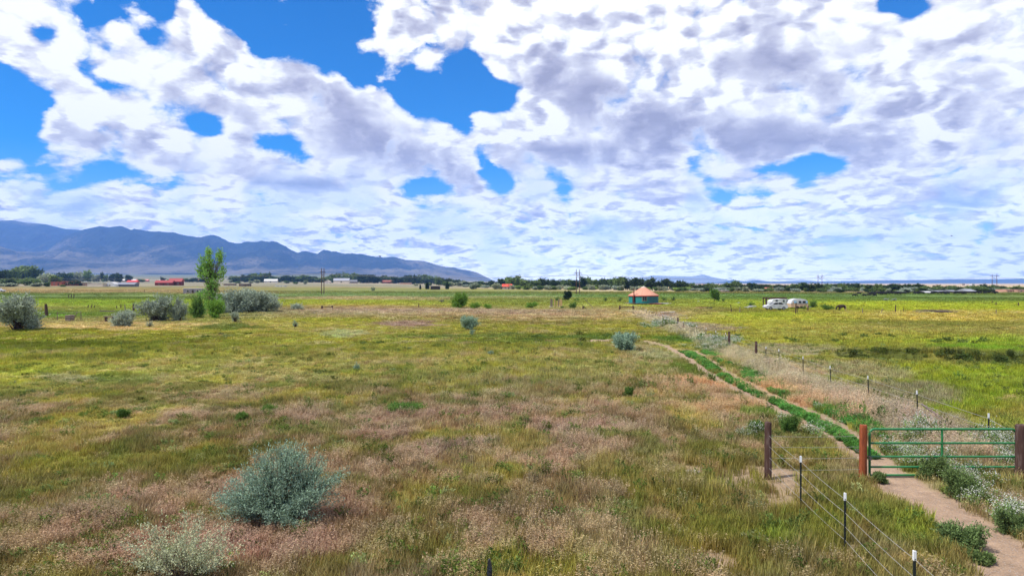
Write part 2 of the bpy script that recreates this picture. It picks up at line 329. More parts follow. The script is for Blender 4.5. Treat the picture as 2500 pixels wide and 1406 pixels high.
# patches: photo column, row, half width, half height, colour, strength
PATCH = [
 (200, 846, 240, 15, (92, 102, 22), .85), (620, 797, 95, 9, (84, 104, 40), .8), (300, 800, 190, 7, (198, 168, 126), .7), (985, 792, 62, 10, (146, 112, 112), .9),
 (860, 812, 60, 8, (176, 176, 140), .6), (1130, 820, 160, 6, (92, 112, 50), .7), (1390, 826, 150, 9, (86, 110, 40), .85), (1260, 832, 130, 5, (84, 100, 44), .6),
 (1640, 905, 110, 20, (88, 108, 38), .75), (1580, 868, 70, 10, (168, 164, 132), .6), (1700, 828, 110, 9, (82, 118, 38), .85), (1640, 795, 60, 8, (196, 186, 172), .55),
 (1590, 935, 70, 18, (198, 146, 112), .85), (1740, 945, 110, 16, (192, 146, 108), .8), (1800, 985, 110, 18, (198, 146, 110), .75), (1560, 985, 120, 14, (184, 140, 108), .7), (1900, 1000, 60, 18, (200, 146, 110), .7),
 (1620, 925, 40, 8, (78, 108, 48), .8), (1700, 960, 50, 9, (84, 116, 50), .75), (1760, 1000, 120, 9, (100, 142, 44), .8), (1640, 1000, 60, 8, (104, 140, 50), .6), (1905, 915, 60, 8, (196, 140, 108), .7), (1860, 900, 30, 10, (190, 146, 116), .6),
 (1960, 905, 200, 26, (158, 140, 126), .6), (2090, 960, 130, 30, (156, 140, 124), .7), (2250, 1040, 110, 26, (166, 150, 128), .7), (1900, 855, 110, 16, (160, 146, 130), .7), (1700, 800, 90, 12, (162, 140, 132), .75), (1640, 775, 60, 10, (158, 136, 132), .8),
 (2230, 868, 230, 12, (84, 92, 42), .8), (2420, 884, 120, 10, (84, 92, 40), .7), (2380, 968, 40, 5, (186, 156, 110), .7), (2350, 850, 150, 6, (120, 160, 36), .7),
 (340, 930, 100, 26, (96, 118, 48), .6), (180, 925, 90, 12, (150, 142, 122), .6), (640, 915, 130, 16, (170, 152, 108), .5), (470, 1010, 220, 20, (164, 134, 116), .45), (820, 1030, 240, 30, (160, 128, 112), .6), (1040, 1010, 160, 26, (156, 126, 112), .5), (1290, 1055, 120, 20, (160, 132, 116), .55),
 (980, 992, 60, 9, (88, 104, 46), .7), (660, 998, 30, 6, (84, 90, 44), .7), (1000, 1160, 110, 22, (150, 146, 54), .75), (1290, 1160, 160, 40, (146, 136, 58), .6), (1650, 1230, 140, 50, (132, 124, 46), .5), (1520, 1290, 160, 40, (116, 124, 40), .55), (1680, 1305, 70, 26, (112, 136, 42), .7),
 (1200, 1380, 200, 30, (142, 134, 50), .5), (760, 1350, 180, 40, (134, 126, 52), .5), (430, 1200, 150, 50, (150, 116, 100), .6), (300, 1330, 200, 50, (146, 108, 90), .6), (130, 1200, 150, 50, (124, 122, 62), .5), (230, 1150, 130, 30, (128, 126, 52), .6), (500, 1330, 120, 40, (150, 112, 100), .6),
 (1000, 1260, 170, 40, (146, 116, 98), .5), (1130, 1200, 120, 40, (148, 122, 100), .5), (900, 1110, 120, 26, (150, 126, 108), .5), (1880, 1290, 110, 50, (128, 136, 42), .55), (2120, 1290, 110, 40, (132, 142, 48), .7), (2250, 1330, 110, 30, (132, 138, 52), .6), (1760, 1110, 140, 26, (128, 124, 52), .6), (1560, 1120, 130, 30, (126, 118, 50), .5), (1680, 1070, 180, 18, (110, 112, 52), .55),
 (2000, 1210, 90, 40, (140, 122, 78), .4), (2200, 1230, 90, 20, (150, 126, 80), .5), (1400, 1380, 150, 30, (152, 130, 96), .5), (120, 770, 80, 12, (100, 132, 52), .5),
]
BARE = [(1748, 1372, 66, 34, .95), (1690, 1152, 44, 14, .8), (1850, 1168, 120, 20, .8), (2040, 1362, 60, 28, .6), (1920, 1215, 60, 26, .7), (1790, 1180, 60, 14, .5), (1455, 834, 34, 4, .95), (1700, 965, 60, 8, .4), (2030, 1136, 30, 7, .6), (1545, 975, 90, 9, .35), (1930, 1015, 60, 8, .5), (2180, 1030, 60, 10, .5), (1930, 1165, 50, 12, .6), (1480, 836, 40, 3, .7)]
TRK_L = [(1500, 829), (1575, 834), (1622, 846), (1662, 868), (1700, 889), (1760, 930), (1850, 976), (1930, 1016), (2010, 1062), (2085, 1108), (2140, 1148), (2200, 1180), (2260, 1214), (2335, 1262), (2400, 1310), (2460, 1370), (2500, 1440), (2540, 1560)]
TRK_R = [(1690, 857), (1735, 884), (1782, 912), (1850, 950), (1920, 984), (2000, 1020), (2060, 1052), (2140, 1112), (2190, 1160)]
def _gp(pts): return np.array([[(a - CX) / F * (F * CH / (b - HY)), F * CH / (b - HY)] for a, b in pts])
def seg_dist(x, y, P):
    best = np.full(np.shape(x), 1e9); tt = np.zeros(np.shape(x))
    L = 0
    for i in range(len(P) - 1):
        a, b = P[i], P[i + 1]; ab = b - a; l = np.hypot(*ab)
        t = np.clip(((x - a[0]) * ab[0] + (y - a[1]) * ab[1]) / (l * l), 0, 1)
        d = np.hypot(x - a[0] - t * ab[0], y - a[1] - t * ab[1])
        m = d < best; best = np.where(m, d, best); tt = np.where(m, L + t * l, tt); L += l
    return best, tt
GL, GR = _gp(TRK_L), _gp(TRK_R)
GATE_Y = F * CH / (1168 - HY)
def meadow(x, y):
    """ground colour (albedo), bareness 0..1, kochia strip 0..1 for points of the meadow"""
    x = np.asarray(x, float); y = np.asarray(y, float)
    yy = np.maximum(y, 6.0)
    px = CX + F * x / yy; py = HY + F * CH / yy
    k = (py - HY)
    wob = (fbm(x * .035, y * .035, 4, 21) - .5); wob2 = (fbm(x * .25, y * .25, 4, 31) - .5)
    pw = py + k * (wob * .30 + wob2 * .10); qx = px + F / yy * (wob * 14 + wob2 * 3)
    ci = np.clip(np.searchsorted(_cols, np.clip(qx, -299, 2799)) - 1, 0, len(_cols) - 2)
    f = (np.clip(qx, -299, 2799) - np.array(_cols)[ci]) / (np.array(_cols)[ci + 1] - np.array(_cols)[ci])
    f = f * f * (3 - 2 * f)
    allc = np.stack([np.stack([np.interp(pw, _bc[c], _bv[c][:, j]) for j in range(3)], -1) for c in range(len(_cols))])
    ar = np.arange(len(x))
    col = allc[ci, ar] * (1 - f)[:, None] + allc[ci + 1, ar] * f[:, None]
    # finer patches of straw, green and rust
    near = (sstep(140, 40, y) * (1 - .75 * sstep(0, 2.5, x - 14.6 - (y - 23.5) * .08)))[:, None]
    n1 = fbm(x * .55, y * .40, 4, 41); n2 = fbm(x * .8 + 40, y * .6, 4, 51); n3 = fbm(x * .45 - 70, y * .35, 4, 61); n4 = fbm(x * 1.6, y * 1.1, 3, 91)
    def over(c, m, s):
        nonlocal col
        m = (m * s)[:, None]; col = col * (1 - m) + srgb(*c) * m
    over((178, 150, 132), sstep(.52, .70, n1) * near[:, 0], .42)
    over((112, 124, 44), sstep(.54, .70, n2) * near[:, 0], .6)
    over((166, 156, 58), sstep(.54, .70, n3) * near[:, 0], .55)
    over((150, 100, 80), sstep(.60, .74, n4) * near[:, 0], .3)
    over((92, 100, 42), sstep(.60, .72, 1 - n1) * near[:, 0], .55)
    for a, b, rx, ry, c, s in PATCH:
        u = (qx - a) / rx; v = (py + k * wob2 * .12 - b) / ry
        rr = np.sqrt(u * u + v * v) + (n4 - .5) * .9 + wob2 * .8
        over(c, sstep(1.15, .55, rr), s)
    fd = x - 13.55 - (y - 20.0) * .0805                  # dead weeds along the long fence
    fence = sstep(-2.6, -1.2, fd + wob2 * 1.5) * sstep(.9, .1, fd + wob2) * sstep(17, 21, y) * sstep(128, 110, y)
    over((168, 150, 138), fence * sstep(.3, .5, n2 + .1), .8)
    bare = np.zeros(len(x))
    for a, b, rx, ry, s in BARE:
        rr = np.hypot((px - a) / (rx * 1.1), (py - b) / (ry * 1.35)) + (n4 - .5) * .9 + (n2 - .5) * .7
        bare = np.maximum(bare, s * sstep(1.05, .7, rr))
    dl, tl = seg_dist(x + wob2 * .35, y, GL); dr, tr = seg_dist(x + wob2 * .35, y, GR)
    wl = .34 + .33 * sstep(19.5, 16.5, y) + (n4 - .5) * .42 + .12 * sstep(44, 52, y)
    bare = np.maximum(bare, sstep(wl + .12, wl - .12, dl))
    bare = np.maximum(bare, sstep(.38, .24, dr + (n4 - .45) * .25) * .95 * sstep(15.5, 17, y))
    # strip of tall green plants between the ruts and along the far side
    inb = (dl < 1.45) & (dr < 1.45) & (y > 18.5)
    kn = fbm(x * .9, y * .5, 3, 77)
    koch = np.where(inb, 1.0, 0.0) * sstep(wl + .06, wl + .14, dl) * sstep(.26, .34, dr)
    koch = np.maximum(koch, sstep(.34, .44, dr) * sstep(1.1, .8, dr) * (dl > dr) * (y > 18.5) * sstep(.34, .5, kn))
    return np.clip(col * (1.06 + 0 * y[:, None]) * np.stack([1 + 0 * y, 1.02 + .045 * sstep(24, 40, y), .98 - .04 * sstep(24, 40, y)], -1), 0, .6), bare, koch, px, py

# ------------------------------------------------------------------ mesh helpers
def mesh_np(name, V, Fq, mat=None, smooth=False, cols=None, attrs=None):
    me = bpy.data.meshes.new(name)
    V = np.asarray(V, np.float32)
    if isinstance(Fq, np.ndarray):
        n, k = Fq.shape
        me.vertices.add(len(V)); me.vertices.foreach_set('co', V.ravel())
        me.loops.add(n * k); me.loops.foreach_set('vertex_index', Fq.astype(np.int32).ravel())
        me.polygons.add(n); me.polygons.foreach_set('loop_start', (np.arange(n) * k).astype(np.int32))
        me.polygons.foreach_set('use_smooth', np.full(n, smooth))
        me.update(calc_edges=True)
    else:
        me.from_pydata([tuple(v) for v in V], [], Fq); 
        if smooth: me.polygons.foreach_set('use_smooth', [True] * len(me.polygons))
    if cols is not None:
        a = me.color_attributes.new('col', 'FLOAT_COLOR', 'POINT')
        c4 = np.ones((len(V), 4), np.float32); c4[:, :3] = cols; a.data.foreach_set('color', c4.ravel())
    for k, v in (attrs or {}).items():
        a = me.attributes.new(k, 'FLOAT', 'POINT'); a.data.foreach_set('value', np.asarray(v, np.float32))
    if mat: me.materials.append(mat)
    return me
def put(name, me, parent=None, loc=(0, 0, 0), rz=0.0, sc=None, **props):
    o = bpy.data.objects.new(name, me); C.objects.link(o); o.location = loc; o.rotation_euler = (0, 0, rz)
    if sc is not None: o.scale = sc if hasattr(sc, '__len__') else (sc, sc, sc)
    if parent: o.parent = parent
    for k, v in props.items(): o[k] = v
    return o
def mat_new(name):
    m = bpy.data.materials.new(name); m.use_nodes = True; t = NT(m.node_tree); t.n.clear()
    out = t.new('ShaderNodeOutputMaterial'); return m, t, out
def principled(t, out, col, rough=.8, metal=0.0, spec=.3, bump=None, bstr=.3, bdist=.02):
    b = t.new('ShaderNodeBsdfPrincipled'); t.put(b.inputs['Base Color'], col if isinstance(col, bpy.types.NodeSocket) else (*col[:3], 1))
    t.put(b.inputs['Roughness'], rough); b.inputs['Metallic'].default_value = metal; b.inputs['Specular IOR Level'].default_value = spec
    if bump is not None:
        bn = t.new('ShaderNodeBump'); bn.inputs['Strength'].default_value = bstr; bn.inputs['Distance'].default_value = bdist
        t.put(bn.inputs['Height'], bump); t.l.new(bn.outputs[0], b.inputs['Normal'])
    t.l.new(b.outputs[0], out.inputs[0]); return b

# ------------------------------------------------------------------ ground sheet
def build_ground():
    rr = np.concatenate([[0.5, 3, 6, 8], 9 * 1.0265 ** np.arange(0, 312)])
    rr = rr[rr < 18200]; rr = np.append(rr, 18200.)
    aa = np.concatenate([np.linspace(-52, 52, 440), np.linspace(52, 308, 70)[1:-1]])
    A, Q = np.meshgrid(R(1) * aa, rr)
    X = (Q * np.sin(A)).ravel(); Y = (Q * np.cos(A)).ravel(); Z = ground_z(X, Y)
    nr, na = Q.shape
    i, j = np.meshgrid(np.arange(nr - 1), np.arange(na), indexing='ij'); j2 = (j + 1) % na
    Fq = np.stack([i * na + j, (i + 1) * na + j, (i + 1) * na + j2, i * na + j2], -1).reshape(-1, 4)
    col, bare, koch, px, py = meadow(X, Y)
    a = np.arctan2(X, Y); r = np.hypot(X, Y)
    # beyond the meadows: dry fan with scrub, towards the west; open plain towards the east
    far = sstep(520, 800, r)[:, None]
    fn = fbm(X * .004, Y * .0016, 5, 71)[:, None]; fw = sstep(R(4), R(-8), a)[:, None]
    west = srgb(150, 136, 112) * (1 - fn) + srgb(98, 104, 80) * fn
    vf = sstep(2500, 6000, r)[:, None]
    west = west * (1 - vf) + (srgb(118, 116, 92) * (1 - fn) + srgb(78, 88, 66) * fn) * vf
    east = srgb(190, 160, 130) * (1 - fn) + srgb(150, 142, 104) * fn
    fc = west * fw + east * (1 - fw)
    col = col * (1 - far) + fc * far
    behind = sstep(9, 4, Y)[:, None]
    col = col * (1 - behind) + (srgb(140, 126, 72)) * behind
    soil = srgb(154, 130, 108)
    b = bare[:, None]
    under = (1 - .28 * sstep(110, 30, r))[:, None]       # litter and soil between the stems are browner than the blades
    col = (col * under * (1 - b) + (col * .0 + soil) * b) * ALB
    m, t, out = mat_new('meadow_ground')
    at = t.new('ShaderNodeAttribute', attribute_name='col')
    ab = t.new('ShaderNodeAttribute', attribute_name='bare')
    geo = t.new('ShaderNodeNewGeometry'); p = geo.outputs['Position']
    n = t.noise(p, 3.0, 5, .65); n2 = t.noise(p, 26.0, 3, .6); n3 = t.noise(t.vm('MULTIPLY', p, (.06, .02, 1)), 1.0, 6, .62)
    g = t.mapr(n, .3, .7, .76, 1.22, False); g2 = t.mapr(n2, .3, .7, .78, 1.2, False); g3 = t.mapr(n3, .32, .68, .80, 1.2, False)
    c = t.vm('SCALE', at.outputs['Color'], scale=t.m('MULTIPLY', t.m('MULTIPLY', g, g2), g3))
    # pebbles on the bare soil
    vo = t.new('ShaderNodeTexVoronoi'); t.put(vo.inputs['Vector'], p); vo.inputs['Scale'].default_value = 22
    pe = t.m('MULTIPLY', t.mapr(vo.outputs['Distance'], .34, .2), ab.outputs['Fac'])
    pc = t.vm('SCALE', vo.outputs['Color'], scale=.3); pb = t.sep(pc)[0]
    c = t.mix(t.m('MULTIPLY', pe, .6), c, t.comb(t.m('ADD', pb, .16), t.m('ADD', pb, .13), t.m('ADD', pb, .11)))
    h = t.m('ADD', t.m('MULTIPLY', n, .6), t.m('ADD', t.m('MULTIPLY', n2, .2), t.m('MULTIPLY', pe, .25)))
    principled(t, out, c, .95, spec=.12, bump=h, bstr=.7, bdist=.06)
    me = mesh_np('ground', np.stack([X, Y, Z], -1), Fq, m, True, col, {'bare': bare})
    put('ground', me, kind='structure', label='flat dry meadow of mixed grass running out to the plain')
build_ground()

# ------------------------------------------------------------------ mountains
def heights(layers, px):
    return [np.interp(px, [a for a, _ in l], [b for _, b in l]) for l in layers]
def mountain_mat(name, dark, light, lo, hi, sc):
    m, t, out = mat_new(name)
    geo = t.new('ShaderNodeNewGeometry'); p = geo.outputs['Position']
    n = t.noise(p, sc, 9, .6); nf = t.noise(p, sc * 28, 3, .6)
    nb = t.noise(p, sc * .42, 4, .5)  # broad dark patches: forest tone, also painted to look like cloud shadow
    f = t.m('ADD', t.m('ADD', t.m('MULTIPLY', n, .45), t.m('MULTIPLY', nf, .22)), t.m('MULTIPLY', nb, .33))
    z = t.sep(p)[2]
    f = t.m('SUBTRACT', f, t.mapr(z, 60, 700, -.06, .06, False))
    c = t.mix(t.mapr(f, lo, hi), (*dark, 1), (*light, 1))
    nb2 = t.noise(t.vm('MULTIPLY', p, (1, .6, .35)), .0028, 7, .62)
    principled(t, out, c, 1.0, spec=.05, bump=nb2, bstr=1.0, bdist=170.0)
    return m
def build_range(name, layers, depths, widths, az0, az1, na, r0, r1, nr, mat, label, rough=1.0, base=None):
    az = np.linspace(R(az0), R(az1), na); yy = np.linspace(r0, r1, nr)
    A, Yd = np.meshgrid(az, yy)
    X = np.tan(A) * Yd; px = CX + F * np.tan(A)
    base_z = ground_z(X.ravel(), Yd.ravel()).reshape(X.shape)
    z = base_z - 30
    hs = heights(layers, px.ravel())
    rid = 1 - np.abs(2 * fbm(X / 1500, Yd / 2600, 5, 81, .55) - 1)
    gull = 1 - np.abs(2 * fbm(X / 480 + Yd / 3000, Yd / 1500, 4, 83, .55) - 1)
    for k, (h, dep, wid) in enumerate(zip(hs, depths, widths)):
        h = h.reshape(X.shape)
        crest = CH + (HY - h) / F * dep
        dep_w = dep + (fbm(px / 260, px * 0 + k, 3, 90 + k) - .5) * wid * .55
        s = (Yd - dep_w) / wid
        fall = np.where(s < 0, np.exp(-(np.abs(s) ** 1.35) * 1.15), np.exp(-s * s * 3))
        zz = base_z - 30 + (crest - base_z + 30) * fall
        edge = 4 * fall * (1 - fall)
        rel = np.clip((crest - base_z) / 500, 0, 1)
        zz = zz + (rid - .72) * 520 * rough * edge * rel + (gull - .72) * 260 * rough * edge * rel
        z = np.maximum(z, zz)
    print(name, 'max z', z.max()); nr_, na_ = X.shape
    i, j = np.meshgrid(np.arange(nr_ - 1), np.arange(na_ - 1), indexing='ij')
    Fq = np.stack([i * na_ + j, (i) * na_ + j + 1, (i + 1) * na_ + j + 1, (i + 1) * na_ + j], -1).reshape(-1, 4)
    me = mesh_np(name, np.stack([X, Yd, z], -1).reshape(-1, 3), Fq, mat, True)
    return put(name, me, kind='structure', label=label)
def build_mountains():
    L0 = [(-1500, 600), (-700, 560), (-300, 556), (-100, 546), (0, 541), (30, 540), (60, 545), (110, 547), (160, 557), (210, 559), (300, 572), (380, 600), (480, 660), (2500, 760)]
    L1 = [(-1500, 690), (-200, 660), (60, 640), (120, 606), (160, 578), (205, 562), (245, 553), (265, 556), (295, 552), (320, 562), (350, 569), (400, 574), (440, 578), (480, 581), (520, 582), (545, 590), (580, 598), (625, 594), (645, 600), (662, 594), (690, 606), (725, 622), (745, 620), (775, 626), (790, 618), (815, 622), (850, 624), (880, 626), (930, 631), (965, 630), (990, 636), (1010, 637), (1035, 639), (1060, 647), (1090, 655), (1140, 660), (1165, 666), (1198, 682), (1240, 700), (2500, 760)]
    L2 = [(-1500, 640), (-200, 600), (0, 608), (40, 619), (90, 618), (130, 612), (165, 599), (200, 607), (250, 621), (300, 624), (360, 634), (450, 645), (560, 652), (700, 660), (900, 672), (2500, 760)]
    L3 = [(-1500, 660), (-100, 634), (20, 632), (90, 628), (150, 634), (210, 640), (280, 642), (340, 640), (400, 648), (520, 658), (700, 668), (850, 676), (2500, 760)]
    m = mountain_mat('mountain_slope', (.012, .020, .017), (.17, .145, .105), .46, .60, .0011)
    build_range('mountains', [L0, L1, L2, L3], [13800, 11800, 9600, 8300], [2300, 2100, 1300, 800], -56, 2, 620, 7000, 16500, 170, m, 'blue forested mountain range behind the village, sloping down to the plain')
    m2 = mountain_mat('far_peak', (.22, .24, .22), (.36, .34, .3), .4, .7, .0006)  # slope colour lightened so the peaks fade as if in thicker haze
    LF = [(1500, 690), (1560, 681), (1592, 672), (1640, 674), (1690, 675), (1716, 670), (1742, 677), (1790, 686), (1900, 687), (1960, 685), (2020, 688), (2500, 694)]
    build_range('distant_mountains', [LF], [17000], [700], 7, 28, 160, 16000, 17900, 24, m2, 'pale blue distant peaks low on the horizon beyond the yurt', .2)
    LM = [(1300, 700), (1620, 693), (1760, 688.5), (1790, 683), (1815, 687), (1850, 683.5), (1880, 688), (2000, 687), (2200, 684), (2500, 680.5), (3200, 678)]
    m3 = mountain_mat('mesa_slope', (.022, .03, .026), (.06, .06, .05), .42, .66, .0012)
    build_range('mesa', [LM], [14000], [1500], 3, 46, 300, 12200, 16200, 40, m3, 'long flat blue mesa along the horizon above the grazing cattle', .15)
build_mountains()

# ------------------------------------------------------------------ haze
def build_haze():
    s, b, tp = 18500.0, -60.0, 1320.0
    V = [(-s, -s, b), (s, -s, b), (s, s, b), (-s, s, b), (-s, -s, tp), (s, -s, tp), (s, s, tp), (-s, s, tp)]
    Fc = [(0, 3, 2, 1), (4, 5, 6, 7), (0, 1, 5, 4), (1, 2, 6, 5), (2, 3, 7, 6), (3, 0, 4, 7)]
    m, t, out = mat_new('haze_air')
    v = t.new('ShaderNodeVolumePrincipled'); v.inputs['Color'].default_value = HAZE_COL; v.inputs['Density'].default_value = HAZE_D
    v.inputs['Anisotropy'].default_value = 0.0
    t.l.new(v.outputs[0], out.inputs['Volume'])
    put('haze', mesh_np('haze', V, Fc, m), kind='stuff', label='thin blue haze in the air over the valley')
HAZE_COL, HAZE_D = (.20, .43, 1.0, 1), 6.2e-5
build_haze()
# ------------------------------------------------------------------ grass and weeds (uncountable: a few scattered masses)
def blade_mat(name, rough=.75, trans=.35, tip=None, tipf=0.0, tip2=None):
    m, t, out = mat_new(name)
    ic = t.new('ShaderNodeAttribute', attribute_type='INSTANCER', attribute_name='icol')
    bl = t.new('ShaderNodeAttribute', attribute_name='v'); tp = t.new('ShaderNodeAttribute', attribute_name='tip')
    c = t.vm('SCALE', ic.outputs['Vector'], scale=bl.outputs['Fac'])
    if tip is not None:
        tc = t.vm('SCALE', t.comb(*tip), scale=bl.outputs['Fac'])
        if tip2: tc = t.mix(tip2, tc, t.vm('SCALE', c, scale=1.3))
        c = t.mix(t.m('MULTIPLY', tp.outputs['Fac'], tipf), c, tc)
    d = t.new('ShaderNodeBsdfDiffuse'); t.put(d.inputs[0], c)
    tr = t.new('ShaderNodeBsdfTranslucent'); t.put(tr.inputs[0], c)
    mx = t.new('ShaderNodeMixShader'); mx.inputs[0].default_value = trans
    t.l.new(d.outputs[0], mx.inputs[1]); t.l.new(tr.outputs[0], mx.inputs[2]); t.l.new(mx.outputs[0], out.inputs[0])
    return m
def blades(rg, n, rad, h, w, lean, hvar=.5):
    a = rg.uniform(0, 2 * np.pi, n); r = rad * np.sqrt(rg.uniform(0, 1, n))
    bx, by = r * np.cos(a), r * np.sin(a)
    la = rg.uniform(0, 2 * np.pi, n); hh = h * (1 - hvar * rg.uniform(0, 1, n)); ln = lean * hh * rg.uniform(.25, 1, n)
    dx, dy = np.cos(la), np.sin(la)
    ta = la + np.pi / 2 + rg.uniform(-.5, .5, n); tx, ty = np.cos(ta), np.sin(ta)
    ww = w * rg.uniform(.6, 1.25, n)
    def P(f, up, wd): return np.stack([bx + dx * ln * f + tx * ww * wd, by + dy * ln * f + ty * ww * wd, hh * up], -1)
    V = np.stack([P(0, -.08, -.5), P(0, -.08, .5), P(.32, .55, -.45), P(.32, .55, .45), P(1, 1, 0)], 1)
    base = np.arange(n)[:, None] * 5
    Fq = np.concatenate([base + [0, 1, 3], base + [0, 3, 2], base + [2, 3, 4]])
    v = np.repeat(rg.uniform(.72, 1.3, n), 5); tip = np.tile([0, 0, .35, .35, 1.0], n)
    return V.reshape(-1, 3), Fq, v, tip, (P(1, 1, 0), dx, dy, hh)
def join(parts):
    V, Fq, v, tp = [], [], [], []; o = 0
    for a, b, c, d in parts:
        V.append(a); Fq.append(b + o); v.append(c); tp.append(d); o += len(a)
    return np.concatenate(V), np.concatenate(Fq), np.concatenate(v), np.concatenate(tp)
def darts(pos, dirv, ln, w, rg, vlo=.8, vhi=1.25, tip=1.0):
    """flat pointed leaves or spikelets: one two-triangle rhomb each"""
    n = len(pos)
    dirv = dirv / (np.linalg.norm(dirv, axis=1, keepdims=True) + 1e-9)
    rnd = rg.normal(size=(n, 3)); sd = np.cross(dirv, rnd); sd /= (np.linalg.norm(sd, axis=1, keepdims=True) + 1e-9)
    ln = np.asarray(ln).reshape(-1, 1) * np.ones((n, 1)); w = np.asarray(w).reshape(-1, 1) * np.ones((n, 1))
    V = np.stack([pos, pos + dirv * ln * .45 + sd * w * .5, pos + dirv * ln, pos + dirv * ln * .45 - sd * w * .5], 1).reshape(-1, 3)
    b = np.arange(n)[:, None] * 4
    Fq = np.concatenate([b + [0, 1, 2], b + [0, 2, 3]])
    return V, Fq, np.repeat(rg.uniform(vlo, vhi, n), 4), np.full(4 * n, float(tip))
def src(name, parts, mat, col):
    V, Fq, v, tp = join(parts)
    o = bpy.data.objects.new(name, mesh_np(name, V, Fq, mat, False, None, {'v': v, 'tip': tp})); col.objects.link(o); return o
def tuft_green(rg, n, rad, h, w): 
    a = blades(rg, n, rad, h, w, .55); return [a[:4]]
def tuft_dry(rg, n, rad, h, w, sl, sw, per=5):
    a = blades(rg, n, rad, h, w, .5)
    tipp, dx, dy, hh = a[4]
    k = len(tipp); pos = np.repeat(tipp, per, 0); ddx = np.repeat(dx, per); ddy = np.repeat(dy, per)
    f = np.tile(np.linspace(0, 1, per), k)
    pos = pos + np.stack([-ddx * .1 * f * h, -ddy * .1 * f * h, -.30 * f * h], -1)
    dv = np.stack([ddx + rg.normal(0, .7, len(f)), ddy + rg.normal(0, .7, len(f)), rg.uniform(-.6, .35, len(f))], -1)
    s = darts(pos, dv, sl * rg.uniform(.6, 1.3, len(f)), sw, rg, .85, 1.3, 1.0)
    return [a[:4], s]
def mound(rg, nst, nleaf, rad, h, ll, lw, flower=0, fl=.03):
    """leafy weed: upright stems with many small leaves; optional flower heads"""
    parts = []
    a = rg.uniform(0, 2 * np.pi, nst); r = rad * np.sqrt(rg.uniform(0, 1, nst))
    hh = h * (1.05 - .55 * (r / rad) ** 2) * rg.uniform(.75, 1.1, nst)
    b = np.stack([r * .55 * np.cos(a), r * .55 * np.sin(a), np.zeros(nst)], -1); e = np.stack([r * np.cos(a) * 1.1, r * np.sin(a) * 1.1, hh], -1)
    parts.append(darts(b, e - b, np.linalg.norm(e - b, axis=1), .012 + .004 * h, rg, .6, .9, 0))
    t = rg.uniform(.12, 1, (nst, nleaf)); pos = b[:, None] + (e - b)[:, None] * t[..., None]
    pos = pos.reshape(-1, 3); q = rg.uniform(0, 2 * np.pi, len(pos))
    dv = np.stack([np.cos(q), np.sin(q), rg.uniform(.1, 1.1, len(pos))], -1)
    parts.append(darts(pos, dv, ll * rg.uniform(.6, 1.3, len(pos)), lw, rg, .75, 1.25, 0))
    if flower:
        fp = np.repeat(e, flower, 0) + rg.normal(0, 1, (nst * flower, 3)) * [fl * 2.2, fl * 2.2, fl * 1.6]
        q = rg.uniform(0, 2 * np.pi, len(fp)); dv = np.stack([np.cos(q), np.sin(q), rg.uniform(-.2, .5, len(fp))], -1)
        parts.append(darts(fp, dv, fl * rg.uniform(.7, 1.4, len(fp)), fl * .9, rg, .85, 1.15, 1.0))
    return parts

